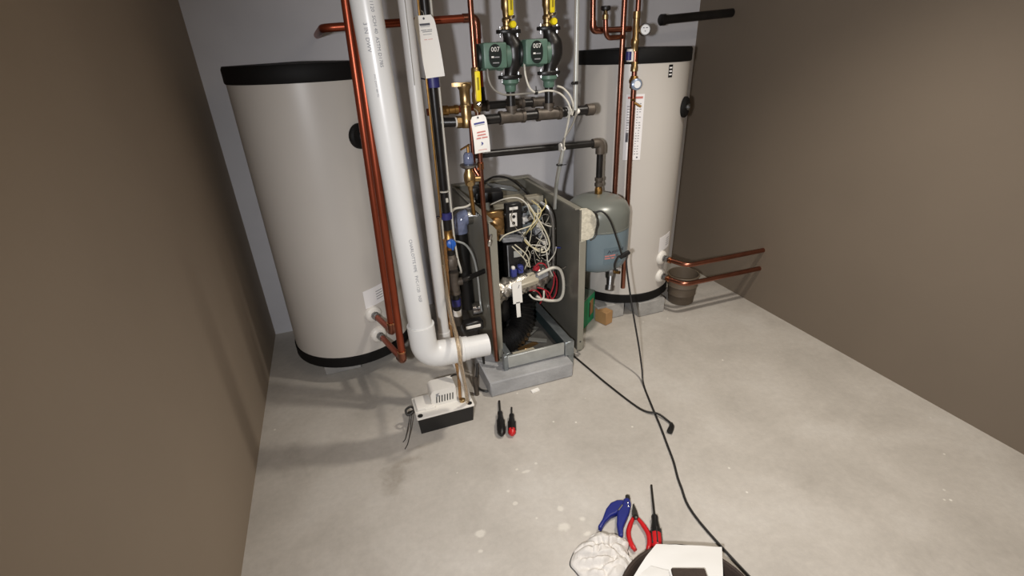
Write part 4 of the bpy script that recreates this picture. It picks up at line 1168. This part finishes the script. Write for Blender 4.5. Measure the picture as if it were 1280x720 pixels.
def pliers(label, pivot, ang, mats, L_jaw, L_h, spread, w, name='pliers', curve=.6, z=.014):
    t = thing(name, (pivot[0], pivot[1], 0), label, 'pliers')
    Rz = Matrix.Rotation(ang, 3, 'Z')
    P = Vector((pivot[0], pivot[1], z))

    def pt(x, y, zz=0):
        return P + Rz @ Vector((x, y, zz))
    for s in (-1, 1):
        build('jaw', M().prism([(-.011, 0), (.0 + .011, 0), (.009, L_jaw * .5), (.0022, L_jaw), (-.0002, L_jaw), (-.0002, .012)] if s > 0 else [(-.011, 0), (.011, 0), (.0002, .012), (.0002, L_jaw), (-.0022, L_jaw), (-.009, L_jaw * .5)],
                               P - Vector((0, 0, .006)), Rz @ Vector((1, 0, 0)), Rz @ Vector((0, 1, 0)), .013), mats[0], t)
        pts = smooth([pt(s * .007, .004), pt(s * spread * .62, -L_h * .18), pt(s * spread, -L_h * .48), pt(s * spread * .92, -L_h * .78), pt(s * spread * curve, -L_h)], 5)
        n = len(pts)
        build('handle', M().tube(pts, [w * (.72 + .28 * min(1, i / 6)) * (1 if i < n - 2 else .8) for i in range(n)], 10), mats[1], t)
    build('pivot', M().lathe([(.009, 0), (.009, .005), (.006, .007), (0, .007)], P + Vector((0, 0, .007)), (0, 0, 1), 14), 'dark_steel', t)
    return t


pliers('pliers with red grips and dark jaws on the floor, between blue tool and long screwdriver', (.782, 1.010), radians(-24), ('dark_steel', 'tool_red'), .058, .125, .034, .0086, curve=.6)

# blue tool: two wide flat handles that meet at the jaws
t = thing('pliers', (.78, 1.06, 0), 'blue handled gripping tool half covered by the white rag', 'pliers')
UP = [(.635, 1.025), (.666, 1.046), (.70, 1.079), (.729, 1.096), (.757, 1.098), (.784, 1.088), (.778, 1.062), (.752, 1.058), (.725, 1.047), (.703, 1.046), (.671, 1.032), (.645, 1.013)]
LO = [(.780, 1.090), (.797, 1.089), (.800, 1.076), (.793, 1.058), (.768, 1.030), (.736, 1.004), (.714, .985), (.696, .955), (.684, .962), (.692, .985), (.700, 1.005), (.717, 1.030), (.728, 1.048), (.757, 1.064)]
for nme, pl, z in (('upper_handle', UP, .004), ('lower_handle', LO, .010)):
    o = build(nme, M().prism(pl, (0, 0, z), (1, 0, 0), (0, 1, 0), .024), 'tool_blue', t)
    bv = o.modifiers.new('rounded', 'BEVEL')
    bv.width, bv.segments, bv.limit_method = .006, 3, 'ANGLE'
    bv.angle_limit = radians(50)
build('jaw', M().box((.800, 1.092, .02), (.026, .016, .02), Matrix.Rotation(radians(65), 3, 'Z'), .004), 'dark_steel', t)
build('linkage', M().tube([(.735, 1.052, .03), (.760, 1.066, .032)], .0035, 8), 'steel', t)
for x, y in ((.783, 1.066), (.777, 1.053)):
    build('rivet', M().lathe([(.004, 0), (.004, .002), (0, .003)], (x, y, .0335), (0, 0, 1), 10), 'chrome', t)


def rag():
    cx, cy = .625, .925
    m = M()
    nr, na = 44, 140
    vs, fs = [], []
    for i in range(nr + 1):
        q = i / nr
        for k in range(na):
            a = 2 * pi * k / na
            R = .088 + .022 * noise.noise(Vector((cos(a) * 1.3, sin(a) * 1.3, 2.2))) + .012 * noise.noise(Vector((cos(a) * 4, sin(a) * 4, 7)))
            R += .034 * max(0, cos(a - radians(170))) ** 6 + .055 * max(0, cos(a - radians(242))) ** 3
            x, y = cx + R * q * cos(a) * 1.0, cy + R * q * sin(a) * .98
            p = Vector((x, y, 0))
            w = Vector((noise.noise(p * 7 + Vector((3, 1, 0))), noise.noise(p * 7 + Vector((8, 4, 1))), 0)) * .07
            g = p + w
            ca, sa = cos(.9), sin(.9)
            e = Vector(((g.x * ca + g.y * sa) * 30, (-g.x * sa + g.y * ca) * 11, 0))
            ridge = min(1, abs(noise.noise(e)) * 2.6) ** .7
            e2 = Vector(((g.x * sa - g.y * ca) * 46, (g.x * ca + g.y * sa) * 20, 4))
            ridge2 = min(1, abs(noise.noise(e2)) * 2.4) ** .8
            lump = .5 + .5 * noise.noise(p * 15 + Vector((1, 2, 9)))
            h = (.050 * (1 - q ** 2.6) + .010) * (.26 + .46 * ridge + .16 * ridge2 + .46 * lump)
            if q > .97:
                h = .002
            vs.append((x + w.x * .35, y + w.y * .35, max(.002, h)))
    for i in range(nr):
        for k in range(na):
            k2 = (k + 1) % na
            fs.append((i * na + k, i * na + k2, (i + 1) * na + k2, (i + 1) * na + k))
    fs.append(tuple(range(nr * na, (nr + 1) * na))[::-1])
    m.add(vs, fs)
    bm_o = build('rag', m, 'rag', None, (cx, cy, 0), angle=70)
    return tag(bm_o, 'crumpled white rag on the floor at the bottom right', 'rag')


rag()

# tool pouch with white paper in it, cut by the frame
pc = Vector((.725, .634, 0))
t = thing('tool_pouch', tuple(pc), 'dark brown open tool pouch with white paper in it, bottom right corner', 'bag')
m = M().lathe([(.185, 0), (.200, .012), (.208, .085), (.210, .092), (.200, .092), (.196, .085), (.19, .014), (0, .014)], pc, n=64)
build('body', m, 'pouch', t)
build('rim_binding', M().tube([pc + Vector((.2065 * cos(a), .2065 * sin(a), .092)) for a in [2 * pi * k / 64 for k in range(65)]], .006, 8), 'pouch', t)
# folded sheets
def sheet(pts, lift, label):
    m = M()
    a, b, c, d = [Vector(p) for p in pts]
    n = 10
    vs = []
    for j in range(n + 1):
        for i in range(n + 1):
            s, q = i / n, j / n
            p = (a * (1 - s) + b * s) * (1 - q) + (d * (1 - s) + c * s) * q
            vs.append(p + Vector((0, 0, lift * sin(pi * s) + .004 * noise.noise(p * 30))))
    fs = [(j * (n + 1) + i, j * (n + 1) + i + 1, (j + 1) * (n + 1) + i + 1, (j + 1) * (n + 1) + i) for j in range(n) for i in range(n)]
    k = len(vs)
    m.add(vs + [v - Vector((0, 0, .0015)) for v in vs], fs + [tuple(k + i for i in reversed(f)) for f in fs])
    return tag(build('paper_sheet', m, 'paper_sheet', None, tuple(Vector((pc.x, pc.y, .09))), angle=60), label, 'paper', 'white paper in the pouch')


sheet([(.600, .775, .086), (.742, .842, .112), (.93, .76, .105), (.80, .60, .088)], .010, 'white paper sheet rising to a point over the rim of the tool pouch')
sheet([(.60, .762, .100), (.682, .786, .112), (.722, .752, .116), (.66, .62, .098)], .008, 'folded white paper sheet lying lower in the tool pouch, nearest the camera')
tag(build('strap', M().box((.762, .705, .128), (.10, .05, .012), Matrix.Rotation(radians(-22), 3, 'Z'), .003), 'pouch', None, (.762, .705, .12)), 'dark brown strap lying on the white paper at the bottom right corner', 'strap')

# small scrap of paper in front of the pad
tag(build('paper_scrap', M().box((.735, 1.842, .005), (.042, .02, .009), Matrix.Rotation(radians(8), 3, 'Z'), .001), 'paper', None, (.735, 1.842, 0)), 'small white scrap on the floor in front of the concrete pad', 'scrap')
